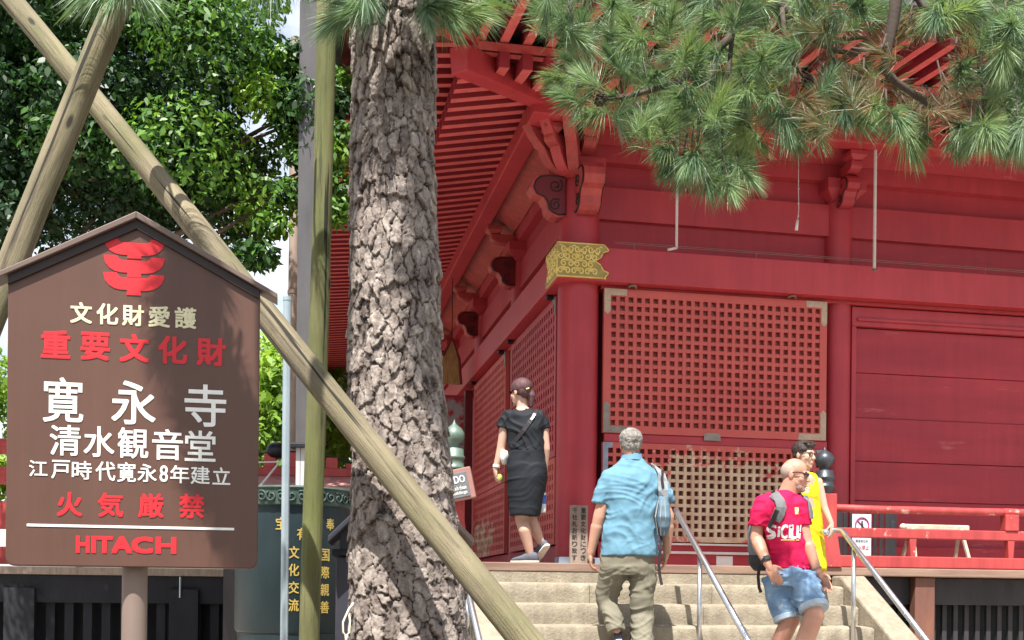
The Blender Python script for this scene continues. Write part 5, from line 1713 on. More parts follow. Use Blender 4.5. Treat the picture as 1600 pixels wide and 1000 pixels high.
tree('leafy_tree', 'large dark glossy broad-leaved tree filling the upper left behind the crossed logs', 'tree', (bz.x - .6, 11.2, 0), [(bz.x - .6, 11.2, 0), (bz.x - .55, 11.2, 2.2), (bz.x - .1, 11.2, 4.2), (bz.x + .8, 11.2, 5.6)], [.32, .27, .22, .14], cen, rad, lambda r_: int(140 + 2700 * r_ ** 1.6), .074, sunlit_tint, 'leafdark')
for label, px, top, d, w_, hgt, nn in (('pale green tree beyond the bronze tank, right of the sign', 432, 508, 24, 1.5, 3.4, 44), ('bright green tree glimpsed between the mossy log and the pine trunk', 545, 640, 27, 1.5, 2.4, 22), ('bright green tree glimpsed at the far left edge beside the sign', -30, 520, 25, 1.6, 3.6, 26), ('tall green tree hidden mostly behind the brown sign', 220, 500, 30, 3.0, 4.0, 34)):
    c = P(px, top, d)
    cs, rs_ = [], []
    for k in range(nn):
        t_ = random.random()
        rr_ = w_ * math.sqrt(max(.05, 1 - (2 * t_ - 1) ** 2))
        an = random.uniform(0, 6.28)
        cs.append((c.x + math.cos(an) * rr_ * .8, c.y + math.sin(an) * rr_ * .8, c.z - .4 - t_ * hgt)); rs_.append(random.uniform(.45, .75))
    tree('background_tree', label, 'tree', (c.x, c.y, 0), [(c.x, c.y, 0), (c.x, c.y, c.z - hgt), (c.x + .2, c.y, c.z - hgt * .5)], [.25, .2, .1], cs, rs_, 260, .20, lambda c_: random.uniform(.25, .8), 'leaflight', 'trees beyond the stage', False)
# ------------------------------------------------------------------ people
def head_prims(mb, c, f, u, s=1.0, nose=1.0):
    f = Vector(f).normalized(); u = Vector(u); r = f.cross(u).normalized(); u = r.cross(f).normalized()
    L = lambda x, y, z: Vector(c) + (r * x + f * y + u * z) * s
    E = lambda x, y, z, a, b, w: mb.ell(L(x, y, z), (r * a * s, f * b * s, u * w * s), 20, 12)
    E(0, -.012, .035, .076, .096, .088)
    E(0, .030, -.035, .062, .064, .085)
    E(0, .035, -.085, .050, .052, .040)
    E(0, .072, -.105, .022, .022, .020)
    mb.cap(L(0, .090, .008), .008 * s, L(0, .110, -.033), .0135 * s, 10)
    E(0, .105, -.036, .017, .012, .009)
    E(0, .078, .022, .050, .016, .010)
    for k in (-1, 1):
        E(k * .036, .058, -.030, .027, .027, .026)
        E(k * .078, -.010, -.010, .009, .020, .032)
    E(0, .089, -.068, .024, .011, .007)
    E(0, .086, -.080, .022, .012, .008)
    return L, r, f, u


def hand_prims(mb, w, d, n, t, curl=.9, s=1.0):
    """w wrist, d finger direction, n palm normal (fingers curl towards it), t thumb side"""
    w = Vector(w); d = Vector(d).normalized(); n = Vector(n); n = (n - d * n.dot(d)).normalized()
    t_ = d.cross(n).normalized()
    if t_.dot(Vector(t)) < 0:
        t_ = -t_
    t = t_
    mb.ell(w + d * .05 * s, (t * .041 * s, n * .016 * s, d * .056 * s), 14, 8)
    mb.cap(w - d * .01, .026 * s, w + d * .03 * s, .024 * s, 10)
    for i, ln in enumerate((.068, .078, .072, .056)):
        b = w + d * (.088 - .004 * abs(i - 1)) * s + t * (.030 - .020 * i) * s
        a, p, r_ = curl * (.25 + .05 * i), b, .0088 * s
        for k, fr in enumerate((.42, .32, .26)):
            dir_ = d * math.cos(a) + n * math.sin(a)
            q = p + dir_ * ln * fr * s
            mb.cap(p, r_, q, r_ * .93, 8)
            p, r_ = q, r_ * .93
            a += curl * .55
    b = w + d * .028 * s + t * .034 * s
    m = b + (d * .62 + t * .62 + n * .30).normalized() * .036 * s
    mb.cap(b, .0125 * s, m, .0105 * s, 8)
    mb.cap(m, .0105 * s, m + (d * .85 + t * .25 + n * .45).normalized() * .030 * s, .0085 * s, 8)


def cloth(mb, name, mat, parent, voxel, it, fields, creases=()):
    me = remesh(mb, voxel, it)
    wrinkle(me, fields, creases)
    return place(name, me, M[mat], parent, True, world=True)


def strap(pts, w, th, surf=None, n=None):
    """flat webbing through points; n gives the outward direction"""
    pts = [Vector(p) for p in pts]
    rs = []
    for i, p in enumerate(pts):
        t = (pts[min(i + 1, len(pts) - 1)] - pts[max(i - 1, 0)]).normalized()
        nn = Vector(n[i] if isinstance(n, list) else n)
        nn = (nn - t * nn.dot(t)).normalized()
        sdv_ = t.cross(nn)
        rs.append([p - sdv_ * w / 2, p + sdv_ * w / 2, p + sdv_ * w / 2 + nn * th, p - sdv_ * w / 2 + nn * th])
    return MB().rings(rs)


def bvh(o):
    me = o.data.copy(); me.transform(MW[o.name])
    bm = bmesh.new(); bm.from_mesh(me)
    b = BVHTree.FromBMesh(bm); bm.free(); bpy.data.meshes.remove(me)
    return b


def drape(b, pts, direction, lift):
    """drop points on a surface along a direction; returns points and normals"""
    ps, ns = [], []
    d = Vector(direction).normalized()
    for p in pts:
        h = b.ray_cast(Vector(p) - d * 1.5, d)
        if h[0] is None:
            h = b.find_nearest(Vector(p))
        ps.append(h[0] + h[1] * lift); ns.append(h[1])
    return ps, ns


def printed(name, s, b, o, ux, uy, d, sizes, mat, parent, bold=.03):
    """letters pressed on to cloth"""
    tx = MB()
    o, ux, uy = Vector(o), Vector(ux), Vector(uy)
    x = 0
    for ch, w, h in sizes:
        glyph(tx, ch, o + ux * (x + w / 2), ux, uy, (0, 0, 0), w, h, bold)
        x += w * 1.12
    me = tx.mesh('t')
    bm = bmesh.new(); bm.from_mesh(me)
    bmesh.ops.triangulate(bm, faces=bm.faces)
    bmesh.ops.subdivide_edges(bm, edges=[e for e in bm.edges if e.calc_length() > .02], cuts=2)
    dd = Vector(d).normalized()
    for v in bm.verts:
        h = b.ray_cast(v.co - dd * 1.0, dd)
        if h[0] is not None:
            v.co = h[0] - dd * .003
    bm.to_mesh(me); bm.free()
    return place(name, me, M[mat], parent, world=True)


def shoe(mb, sole, heel, d, up, L=.27, s=1.0):
    """heel = ground point under the heel, d = toe direction"""
    heel, d, up = Vector(heel), Vector(d).normalized(), Vector(up)
    up = (up - d * up.dot(d)).normalized(); r = d.cross(up)
    rs = []
    for t, w, h in ((-.0, .022, .05), (.02, .034, .085), (.07, .037, .095), (.12, .038, .078), (.17, .045, .055), (.22, .044, .042), (.255, .032, .03), (.27, .016, .022)):
        rs.append((heel + d * t * s + up * (.018 + h / 2) * s, r * w * s, up * h / 2 * s))
    mb.loft(rs, 18, 2.6)
    if sole is not None:
        rs = [(heel + d * t * s + up * .011 * s, r * (w + .004) * s, up * .013 * s) for t, w, h in ((-.008, .022, 0), (.02, .036, 0), (.08, .037, 0), (.17, .046, 0), (.22, .045, 0), (.26, .032, 0), (.276, .016, 0))]
        sole.loft(rs, 18, 3.0)


X, Y, Z = Vector((1, 0, 0)), Vector((0, 1, 0)), Vector((0, 0, 1))
VX = .0058

# ---- man in the blue shirt, seen from behind, climbing the steps
D = 8.9
J = lambda px, py, dd=0: P(px, py, D + dd)
stz = lambda k: HF - RI * k
foot_r = H(-.10, -1.27 - TR * 5 + .10, stz(5))
man = thing('person', 'grey-haired man in sky-blue shirt and khaki trousers climbing the steps, seen from behind', 'person', foot_r, 0)
mb = MB()
hc = J(985, 696, .02)
Lh, r_, f_, u_ = head_prims(mb, hc, (-.05, 1, -.12), (0, .1, 1), .95)
mb.cap(hc + Vector((0, -.03, -.05)), .058, J(986, 726), .050)
mb.chain([J(986, 757), J(987, 790), J(984, 865)], [.09, .10, .10])
for pts in ([(952, 745, 0), (936, 808, .0), (923, 864, .04)], [(1024, 747, 0), (1044, 808, .0), (1042, 862, .05)]):
    mb.chain([J(*p) for p in pts], [.052, .048, .031])
    mb.cap(J(*pts[1]) + (J(*pts[2]) - J(*pts[1])) * .28, .049, J(*pts[2]), .030)
hand_prims(mb, J(922, 866, .04), (.10, .05, -1), (1, .0, .1), (0, 1, 0), 1.0)
hand_prims(mb, J(1041, 865, .05), (-.18, .05, -1), (-1, .0, .1), (0, 1, 0), .9)
legs = [[J(966, 884), J(948, 932, .10), J(964, 984, -.06)], [J(1003, 884), J(1004, 940, .0), foot_r + Vector((0, 0, .10))]]
for pts in legs:
    mb.chain(pts, [.05, .03, .03])
place('body', remesh(mb, VX, 3), M['skin'], man, True, world=True)
mb = MB()
mb.loft([(J(x, y, dd), X * hw, Y * hd) for x, y, hw, hd, dd in ((983, 869, .222, .150, 0), (984, 850, .220, .150, 0), (985.5, 820, .208, .145, 0), (987.5, 785, .205, .145, 0), (988.5, 757, .212, .140, 0), (989, 742, .205, .128, .01), (988.5, 731, .165, .110, .02), (988, 723, .112, .095, .02), (987, 715, .078, .080, .02))], 36, 2.3)
mb.tube([J(972, 741), J(955, 747), J(945, 766), J(938, 788)], [.075, .078, .074, .070], 20)
mb.tube([J(1007, 742), J(1023, 748), J(1033, 766), J(1043, 788)], [.075, .076, .072, .066], 20)
shirt = cloth(mb, 'shirt', 'blueshirt', man, .0085, 5, [(.012, (5, 5, 9)), (.005, (22, 18, 16))], [(.012, .9, 13, 3.5), (.011, -.7, 15, 3.5), (.007, .15, 20, 4)])
MB().rings([[J(987, yy, .02) + X * (math.cos(q) * rx) + Y * (math.sin(q) * rx * 1.05) + Z * (-.012 * math.sin(q)) for q in np.linspace(0, 2 * math.pi, 25)[:-1]] for yy, rx in ((722, .092), (713, .079), (709.5, .075), (713, .066))], False).build('collar', M['blueshirt'], man, smooth=True, world=True)
mb = MB()
mb.loft([(J(980, 862), X * .205, Y * .135), (J(980, 885), X * .218, Y * .14), (J(983, 900), X * .20, Y * .13)], 28, 2.3)
mb.tube([J(962, 880), J(957, 900, .03), J(948, 930, .08), J(950, 945, .07), J(957, 965, .0), J(963, 988, -.05)], [.118, .115, .088, .082, .078, .075], 22)
mb.tube([J(1003, 880), J(1003, 905), J(1003, 940, .0), J(1003, 965, -.0), foot_r + Vector((0, 0, .06))], [.112, .110, .092, .090, .085], 22)
cloth(mb, 'trousers', 'khaki', man, .0085, 4, [(.010, (6, 6, 12))], [(.014, .5, 16, 4), (.014, -.45, 18, 4), (.008, 1.4, 16, 3)])
mb, so_ = MB(), MB()
hl = J(967, 1004, -.08)
shoe(mb, so_, hl, (.05, .85, -.45), (0, .5, 1)); shoe(mb, so_, foot_r + Vector((0, -.08, 0)), (.05, 1, 0), Z)
mb.build('shoes', M['shoegrey'], man, smooth=True, world=True)
so_.build('shoe_soles', M['sole'], man, smooth=True, world=True)
mb = MB()
mb.ell(Lh(0, -.028, .045), (r_ * .091, f_ * .098, u_ * .088), 22, 14)
mb.ell(Lh(0, -.060, -.005), (r_ * .074, f_ * .052, u_ * .062), 20, 12)
for k in range(150):
    an, ph = random.uniform(0, 6.28), random.uniform(-.2, 1.4)
    q = Lh(math.cos(an) * math.cos(ph) * .078, -.034 + math.sin(an) * math.cos(ph) * .085, .045 + math.sin(ph) * .080)
    if (q - hc).dot(f_) < .035:
        mb.ell(q, (X * random.uniform(.007, .014), Y * .012, Z * random.uniform(.006, .011)), 8, 6)
hair = cloth(mb, 'hair', 'hairgrey', man, .006, 2, [(.006, (60, 60, 45)), (.004, (130, 130, 110))])

# his sling bag
b = bvh(shirt)
bag = thing('sling_bag', 'slate blue and pale grey sling bag on the right shoulder of the blue-shirted man', 'bag', J(1036, 842, -.14))
ps, ns = drape(b, [J(*q) for q in ((1016, 727), (1024, 733), (1030, 742), (1033, 755), (1034, 768), (1036, 782))], Y, .012)
strap(ps, .075, .012, None, ns).build('strap', M['slingpale'], bag, smooth=False, bevel=.004, world=True)
mb = MB()
mb.loft([(J(1036, 776, -.13), X * .035, Y * .03), (J(1036, 790, -.15), X * .048, Y * .05), (J(1037, 808, -.16), X * .055, Y * .06), (J(1037, 824, -.15), X * .048, Y * .052), (J(1036, 838, -.13), X * .030, Y * .03)], 24, 2.4)
cloth(mb, 'pouch', 'slingblue', bag, .007, 3, [(.006, (18, 18, 18))])
for dx in (-.058, -.02, .02):
    MB().tube([J(1036, 782, -.19) + X * dx * .6, J(1036, 808, -.225) + X * dx, J(1035, 836, -.17) + X * dx * .6], .0045, 6).build('piping', M['slingpale'], bag, world=True)
MB().tube([J(1026, 790, -.17), J(1022.5, 808, -.16), J(1027, 826, -.16), J(1034, 840, -.14)], .010, 8).build('edge_binding', M['packblack'], bag, smooth=True, world=True)
ps, ns = drape(b, [J(*q) for q in ((1031, 740), (1029, 752), (1032, 764))], Y, .026)
strap(ps, .02, .008, None, ns).build('buckle', M['packblack'], bag, world=True)
pts = [J(1033, 838, -.14), J(1032, 858, -.15), J(1029, 880, -.14), J(1031, 900, -.13), J(1034, 914, -.13)]
strap(pts, .022, .004, None, -Y).build('hanging_strap', M['packblack'], bag, world=True)

# ---- woman in black, walking away on the veranda
D = 9.98
ft = P(829, 876, D)
fz_ = HF - ft.z
J = lambda px, py, dd=0: P(px, py, D + dd) + Vector((0, 0, fz_ * min(1, max(0, (py - 700) / 170))))
base = J(829, 877); base.z = HF
wm = thing('person', 'woman in black top and knee-length skirt with a ponytail walking away on the veranda', 'person', base, 0)
FW_ = Vector((-.62, .78, 0)).normalized(); RT = FW_.cross(Z)
mb = MB()
hc = J(813, 613)
Lh, r_, f_, u_ = head_prims(mb, hc, (-.72, .68, -.04), Z, .90)
mb.cap(J(816, 620), .047, J(816, 641), .052)
mb.chain([J(817, 650), J(821, 700), J(823, 745)], [.09, .09, .11])
mb.chain([J(790, 655), J(783, 700, .02), J(774.5, 731, .02)], [.042, .038, .025])
mb.cap(J(783, 704, .02), .039, J(774.5, 731, .02), .025)
mb.chain([J(848, 656), J(853, 702), J(850, 744, .05)], [.042, .037, .025])
hand_prims(mb, J(774, 733, .02), (.10, .12, -1), (1, .3, 0), (-.3, 1, 0), 1.2, .88)
hand_prims(mb, J(850, 746, .05), (-.1, .1, -1), (-.9, .2, 0), (-.3, 1, 0), 1.3, .88)
la, ra = J(829.5, 866, .03), J(846, 845, .10)
mb.chain([J(812, 760), J(815, 810, .03), J(820, 826, .0), la], [.085, .056, .057, .030])
mb.chain([J(834, 760), J(828, 805, .10), J(835, 822, .10), ra], [.085, .056, .055, .031])
place('body', remesh(mb, VX, 3), M['skin_fair'], wm, True, world=True)
mb = MB()
sx = (X * .95 - Y * .3).normalized(); fx = Vector((.3, .95, 0)).normalized()
mb.loft([(J(x, y), sx * hw, fx * hd) for x, y, hw, hd in ((823, 706, .160, .120), (822, 697, .162, .125), (820, 680, .165, .125), (819, 664, .180, .12), (818, 651, .176, .108), (817, 643.5, .125, .09), (816, 638.5, .068, .06))], 32, 2.3)
mb.tube([J(806, 650), J(795, 651), J(789, 660), J(785, 670)], [.062, .066, .062, .058], 18)
mb.tube([J(831, 651), J(842, 652), J(848, 661), J(851, 671)], [.062, .064, .058, .052], 18)
top = cloth(mb, 'top', 'blackcloth', wm, .008, 5, [(.007, (6, 6, 10))], [(.012, .8, 16, 4), (.010, -.6, 16, 4)])
mb = MB()
mb.loft([(J(x, y), sx * hw, fx * hd) for x, y, hw, hd in ((823, 700, .150, .115), (823, 712, .160, .125), (823.5, 728, .176, .138), (823.5, 745, .178, .142), (822.5, 765, .165, .130), (821, 785, .146, .118), (820, 804, .130, .110))], 36, 2.4)
cloth(mb, 'skirt', 'blackcloth', wm, .008, 4, [(.005, (6, 6, 9))], [(.008, .2, 12, 3), (.007, -.4, 14, 3)])
mb, so_ = MB(), MB()
hl = la.copy(); hl.z = HF
shoe(mb, so_, hl + Vector((.06, -.03, 0)), (-.93, .36, 0), Z, s=.9)
shoe(mb, so_, ra + Vector((.055, -.06, -.03)), (-.45, .62, -.62), (-.35, .5, .75), s=.9)
mb.build('shoes', M['shoegrey'], wm, smooth=True, world=True)
so_.build('shoe_soles', M['sole'], wm, smooth=True, world=True)
mb = MB()
mb.ell(Lh(0, -.020, .045), (r_ * .084, f_ * .100, u_ * .084), 22, 14)
mb.ell(Lh(0, -.062, .0), (r_ * .070, f_ * .045, u_ * .060), 18, 10)
mb.cap(J(828, 609, -.03), .024, J(830.5, 618, -.03), .036); mb.cap(J(830.5, 618, -.03), .036, J(830, 634, -.03), .017)
cloth(mb, 'hair', 'hairmaroon', wm, .006, 3, [(.003, (60, 60, 25))])
MB().tube([J(822, 608, -.10), J(826.5, 606.5, -.09)], .006, 8).build('hair_clip', M['goldplain'], wm, world=True)
gl = MB()
gl.tube([Lh(-.079, -.0, .012), Lh(-.066, .078, .012)], .0028, 6)
gl.ell(Lh(-.036, .090, .006), (r_ * .024 + f_ * .008, f_ * .003, u_ * .017), 12, 6); gl.ell(Lh(.036, .090, .006), (r_ * .024 - f_ * .008, f_ * .003, u_ * .017), 12, 6)
gl.build('glasses', M['lens'], wm, world=True)
wq = J(775.5, 727.5, .02)
MB().tube([wq + Vector((0, 0, -.012)), wq + Vector((.003, 0, .012))], .033, 14).build('bracelet', M['sole'], wm, world=True)
b = bvh(top)
cb = thing('crossbody_bag', 'black crossbody strap with a silvery buckle and small pale pouch across the woman in black', 'bag', J(796, 712, -.1))
ps, ns = drape(b, [J(*q) for q in ((838, 641), (836, 648), (832, 656), (826, 665), (818, 676), (809, 687), (799, 699))], Y, .003)
strap(ps, .035, .006, None, ns).build('strap', M['packblack'], cb, world=True)
ps, ns = drape(b, [J(*q) for q in ((834.5, 651), (832, 656), (829, 660))], Y, .010)
strap(ps, .022, .006, None, ns).build('buckle', M['alu'], cb, world=True)
MB().loft([(J(788.5, 704), sx * .02, fx * .05), (J(788, 714), sx * .03, fx * .07), (J(789, 725), sx * .02, fx * .05)], 14, 3).build('pouch', M['white'], cb, smooth=True, world=True)
q = J(780.5, 746, .03)
t = thing('green_ball_toy', 'small lime-green round object held in the left hand of the woman in black', 'held object', q)
MB().ell((0, 0, 0), (X * .028, Y * .028, Z * .036), 14, 10).build('shell', M['lime'], t, smooth=True)
MB().tube([(.012, 0, .03), (.03, 0, .01), (.028, 0, -.03)], .003, 6).build('cord', M['packblack'], t)
q = J(848, 783, .03)
t = thing('water_bottle', 'clear plastic water bottle with a blue label held by the woman in black', 'bottle', q + Vector((0, 0, -.09)))
MB().lathe([(.026, 0), (.03, .01), (.030, .075), (.026, .08)], (0, 0, 0), 18).build('body', M['pet'], t, smooth=True)
MB().lathe([(.031, .076), (.031, .15)], (0, 0, 0), 18).build('label', M['bluecap'], t, smooth=True)
MB().lathe([(.030, .151), (.028, .17), (.012, .195), (.012, .215)], (0, 0, 0), 18).build('neck', M['pet'], t, smooth=True)

# ---- man in the crimson T-shirt coming down the steps
D = 8.3
J = lambda px, py, dd=0: P(px, py, D + dd)
fl = H(.62, -1.27 - TR * 6 + .12, stz(6)); 
base = J(1228, 1000); base.z = stz(7)
rm = thing('person', 'balding man in crimson T-shirt, sunglasses and denim shorts walking down the steps', 'person', base, 0)
FWD = Vector((.72, -.69, 0)).normalized()        # chest direction
RGT = FWD.cross(Z)
mb = MB()
hc = J(1242.5, 742)
hf = Vector((.88, -.46, -.16)).normalized()
Lh, r_, f_, u_ = head_prims(mb, hc, hf, Z, .95)
mb.cap(J(1238, 752), .062, J(1229, 776, .02), .072)
mb.chain([J(1228, 800), J(1230, 840), J(1236, 882)], [.09, .10, .08])
armR = [J(1188, 787, -.02), J(1182, 842, -.02), J(1199, 880, -.16)]
armL = [J(1251, 790, -.05), J(1259, 845, -.06), J(1278, 894, -.12)]
for a_ in (armR, armL):
    mb.chain(a_, [.036, .046, .031])
    mb.cap(a_[1] + (a_[2] - a_[1]) * .2, .050, a_[2], .031)
hand_prims(mb, armR[2] + Vector((.005, -.005, -.015)), (.42, -.2, -.75), (.25, .75, -.2), (.7, -.1, .5), .55, 1.03)
hand_prims(mb, armL[2] + Vector((.005, 0, -.01)), (.55, -.1, -.75), (-.55, -.6, -.3), (.55, -.5, .3), .75, 1.0)
kneeR, kneeL = J(1235, 968, -.05), J(1272, 962, -.22)
ankR = J(1210, 1030, .02); ankR = Vector((kneeR.x - .16, kneeR.y + .12, kneeR.z - .42)); ankL = Vector((kneeL.x - .30, kneeL.y + .02, stz(8) + .10))
mb.chain([J(1217, 915, .03), kneeR + Vector((-.02, 0, .03)), kneeR], [.055, .064, .068])
mb.chain([kneeR, kneeR + (ankR - kneeR) * .35, ankR], [.066, .064, .040])
mb.chain([J(1252, 908, -.06), kneeL + Vector((0, 0, .02)), kneeL], [.058, .066, .072])
mb.chain([kneeL, kneeL + (ankL - kneeL) * .35, ankL], [.068, .066, .042])
place('body', remesh(mb, VX, 3), M['skin_red'], rm, True, world=True)
s1 = RGT; f1 = FWD
mb = MB()
mb.loft([(J(x, y, dd), s1 * hw, f1 * hd) for x, y, hw, hd, dd in ((1238, 892, .176, .135, 0), (1235, 876, .176, .145, 0), (1231.5, 855, .174, .150, 0), (1228, 832, .178, .140, 0), (1226, 808, .192, .130, .0), (1225, 790, .194, .118, .01), (1226.5, 779, .155, .100, .02), (1229, 771.5, .092, .085, .02), (1230, 767, .072, .07, .02))], 36, 2.3)
mb.tube([J(1205, 783), J(1193, 786, -.02), J(1187, 803, -.03), J(1183.5, 823, -.03)], [.072, .075, .074, .069], 20)
mb.tube([J(1243, 786, -.02), J(1250, 790, -.05), J(1253, 806, -.05), J(1255, 822, -.05)], [.066, .068, .066, .061], 20)
tsh = cloth(mb, 't_shirt', 'redshirt', rm, .0085, 5, [(.009, (5, 5, 11)), (.004, (26, 26, 26))], [(.010, .25, 16, 4), (.009, -.6, 15, 3.5), (.006, 1.0, 18, 4)])
MB().tube([J(1230, 770, .02) + RGT * (math.cos(q) * .079) + FWD * (math.sin(q) * .080) + Z * (-.020 * math.sin(q)) for q in np.linspace(0, 2 * math.pi, 29)], .007, 8).build('neckband', M['redshirt'], rm, smooth=True, world=True)
mb = MB()
mb.loft([(J(1239, 884), s1 * .178, f1 * .135), (J(1237, 900), s1 * .195, f1 * .15), (J(1238, 918), s1 * .185, f1 * .14)], 28, 2.3)
mb.tube([J(1215, 900, .03), J(1218, 925, .02), J(1226, 950, -.02), J(1231, 966, -.04)], [.115, .118, .102, .098], 22)
mb.tube([J(1254, 902, -.07), J(1260, 922, -.12), J(1268, 940, -.17), J(1271, 950, -.20)], [.112, .115, .104, .100], 22)
cloth(mb, 'shorts', 'denim', rm, .0085, 4, [(.010, (8, 8, 12))], [(.012, .6, 18, 5), (.012, -.5, 18, 5)])
cf = MB()
for p0, p1, rr in ((J(1229.5, 961, -.035), J(1231.8, 969, -.045), .103), (J(1270, 945.5, -.19), J(1272.5, 953.5, -.21), .105)):
    cf.tube([p0, p0 + (p1 - p0) * .1, p1 - (p1 - p0) * .1, p1], [rr * .97, rr, rr, rr * .97], 26)
cf.build('turnups', M['denimcuff'], rm, smooth='angle', world=True)
q = J(1249, 896, -.155)
MB().tube([q, q + Vector((.004, 0, -.03))], .007, 8).build('drawcord', M['white'], rm, world=True)
mb, so_ = MB(), MB()
shoe(mb, so_, ankL + Vector((-.02, .03, -.10)), FWD, Z); shoe(mb, so_, ankR + Vector((-.02, .05, -.10)), FWD, Z)
mb.build('shoes', M['white'], rm, smooth=True, world=True); so_.build('shoe_soles', M['sole'], rm, smooth=True, world=True)
# cropped hair at back and sides, stubble on the jaw
mb = MB()
mb.ell(Lh(0, -.030, .022), (r_ * .0785, f_ * .0815, u_ * .078), 22, 14)
cloth(mb, 'cropped_hair', 'hairstub', rm, .006, 2, [(.0015, (90, 90, 90))])
mb = MB()
mb.ell(Lh(0, .034, -.086), (r_ * .0525, f_ * .0525, u_ * .041), 20, 12); mb.ell(Lh(0, .073, -.104), (r_ * .024, f_ * .022, u_ * .021), 14, 10); mb.ell(Lh(0, .030, -.06), (r_ * .0622, f_ * .040, u_ * .052), 18, 10)
mb.ell(Lh(0, .094, -.055), (r_ * .026, f_ * .010, u_ * .007), 12, 6)
cloth(mb, 'beard', 'beard', rm, .006, 2, [(.002, (110, 110, 110))])
mb = MB().ell(Lh(0, .099, -.074), (r_ * .021, f_ * .006, u_ * .006), 12, 6)
mb.build('lips', M['lips'], rm, smooth=True, world=True)
gl = MB()
for k in (-1, 1):
    gl.ell(Lh(k * .034, .096 - .006, .008), (r_ * .029 + f_ * (-.008 * k), f_ * .006, u_ * .021), 14, 8)
    gl.tube([Lh(k * .062, .083, .016), Lh(k * .076, .04, .018), Lh(k * .0815, -.005, .012)], .0038, 6)
gl.tube([Lh(-.01, .104, .014), Lh(.01, .104, .014)], .004, 6)
gl.build('sunglasses', M['lens'], rm, smooth=True, world=True)
wq = armR[2] + (armR[1] - armR[2]) * .08
ad = (armR[1] - armR[2]).normalized()
MB().tube([wq - ad * .013, wq + ad * .013], .0375, 18).build('watch_strap', M['packblack'], rm, smooth='angle', world=True)
nn = (Vector((-.05, -1, .35)) - ad * Vector((-.05, -1, .35)).dot(ad)).normalized(); sv = ad.cross(nn)
MB().rings([[wq + nn * hgt + ad * a_ * q_ + sv * b_ * q_ for a_, b_ in ((-1, -1), (1, -1), (1, 1), (-1, 1))] for hgt, q_ in ((.034, .021), (.043, .021), (.046, .017))]).build('watch', M['lens'], rm, bevel=.003, world=True)
wq = armL[2] + (armL[1] - armL[2]) * .10
ad = (armL[1] - armL[2]).normalized()
MB().tube([wq - ad * .004, wq + ad * .004], .038, 16).build('wristband', M['packgrey'], rm, world=True)
b = bvh(tsh)
o = J(1208, 829, -.3)
ux = (J(1262, 829, -.3) - o).normalized(); uyv = Vector((.02, 0, 1)).normalized()
printed('print', 'SICILY', b, o, ux, uyv, Y, [('S', .058, .10), ('i', .018, .075), ('C', .050, .10), ('I', .018, .095), ('L', .036, .10), ('I', .018, .09), ('/', .022, .10)], 'white', rm, .05)
printed('print_underline', '-', b, J(1228, 842, -.3), ux, uyv, Y, [('-', .13, .008)], 'goldplain', rm, 0)
printed('print_badge', 'o', b, J(1213, 796, -.3), ux, uyv, Y, [('▲', .05, .06)], 'lips', rm, 0)
printed('print_badge', 'o', b, J(1252, 795, -.3), ux, uyv, Y, [('■', .028, .05)], 'goldplain', rm, 0)
# rucksack
bp = thing('backpack', 'grey and black rucksack worn by the man in the crimson T-shirt', 'backpack', J(1190, 860, .2))
mb = MB()
bc = lambda px, py, k: J(px, py) - FWD * k
mb.loft([(bc(1234, 790, .17), s1 * .09, f1 * .05), (bc(1232, 804, .19), s1 * .125, f1 * .08), (bc(1232, 832, .20), s1 * .135, f1 * .095), (bc(1232, 858, .20), s1 * .135, f1 * .095), (bc(1232, 868, .195), s1 * .13, f1 * .085)], 28, 3)
cloth(mb, 'pack', 'packgrey', bp, .009, 3, [(.006, (10, 10, 10))])
mb = MB()
mb.loft([(bc(1232, 866, .20), s1 * .13, f1 * .09), (bc(1232, 880, .20), s1 * .13, f1 * .095), (bc(1234, 892, .19), s1 * .10, f1 * .07)], 28, 3)
cloth(mb, 'base_pocket', 'packblack', bp, .009, 3, [(.006, (10, 10, 10))])
ps, ns = drape(b, [J(*q) for q in ((1207, 765), (1206, 770), (1207, 777), (1210, 786), (1212, 796), (1209, 806), (1204, 815))], Y, .004)
strap(ps, .075, .014, None, ns).build('shoulder_strap', M['packgrey'], bp, bevel=.004, world=True)
ps, ns = drape(b, [J(*q) for q in ((1206, 800), (1203, 812), (1198, 826))], Y, .016)
strap(ps, .03, .008, None, ns).build('strap_webbing', M['packblack'], bp, world=True)
ps, ns = drape(b, [J(*q) for q in ((1248, 772), (1253, 778), (1258, 788), (1260, 800), (1261, 812))], Y, .004)
strap(ps, .05, .012, None, ns).build('shoulder_strap', M['packgrey'], bp, bevel=.004, world=True)
strap([J(1186, 886, .03), J(1184.5, 902, .02), J(1186, 918, .02), J(1189, 926, .02)], .022, .006, None, -Y).build('hanging_strap', M['packblack'], bp, world=True)

# ---- boy in the yellow jersey
D = 9.75
J = lambda px, py, dd=0: P(px, py, D + dd)
base = J(1262, 960); base.z = stz(2)
by = thing('person', 'boy in a yellow basketball jersey and glasses with one hand on the steel rail', 'person', base, 0)
FB = Vector((.45, -.89, 0)).normalized(); RB = FB.cross(Z)
mb = MB()
hc = J(1257, 711)
hf = Vector((.62, -.78, -.06)).normalized()
Lh, r_, f_, u_ = head_prims(mb, hc, hf, Z, .93)
mb.cap(J(1256, 720), .047, J(1257, 741, .01), .05)
mb.chain([J(1258, 752), J(1260, 800), J(1262, 842)], [.09, .09, .10])
aL = [J(1279, 753), J(1288, 793, -.02), J(1299, 818, -.06)]
mb.chain(aL, [.036, .031, .022])
mb.chain([J(1239, 752), J(1234, 800, .02), J(1236, 838, -.02)], [.040, .034, .024])
hand_prims(mb, J(1299, 819, -.06), (.0, -.25, -.9), (-.5, .3, -.4), (-.5, -.5, .2), .8, .85)
hand_prims(mb, J(1236, 840, -.02), (.0, -.1, -1), (1, .1, 0), (0, -1, 0), .8, .85)
z2, z3 = stz(2), stz(3)
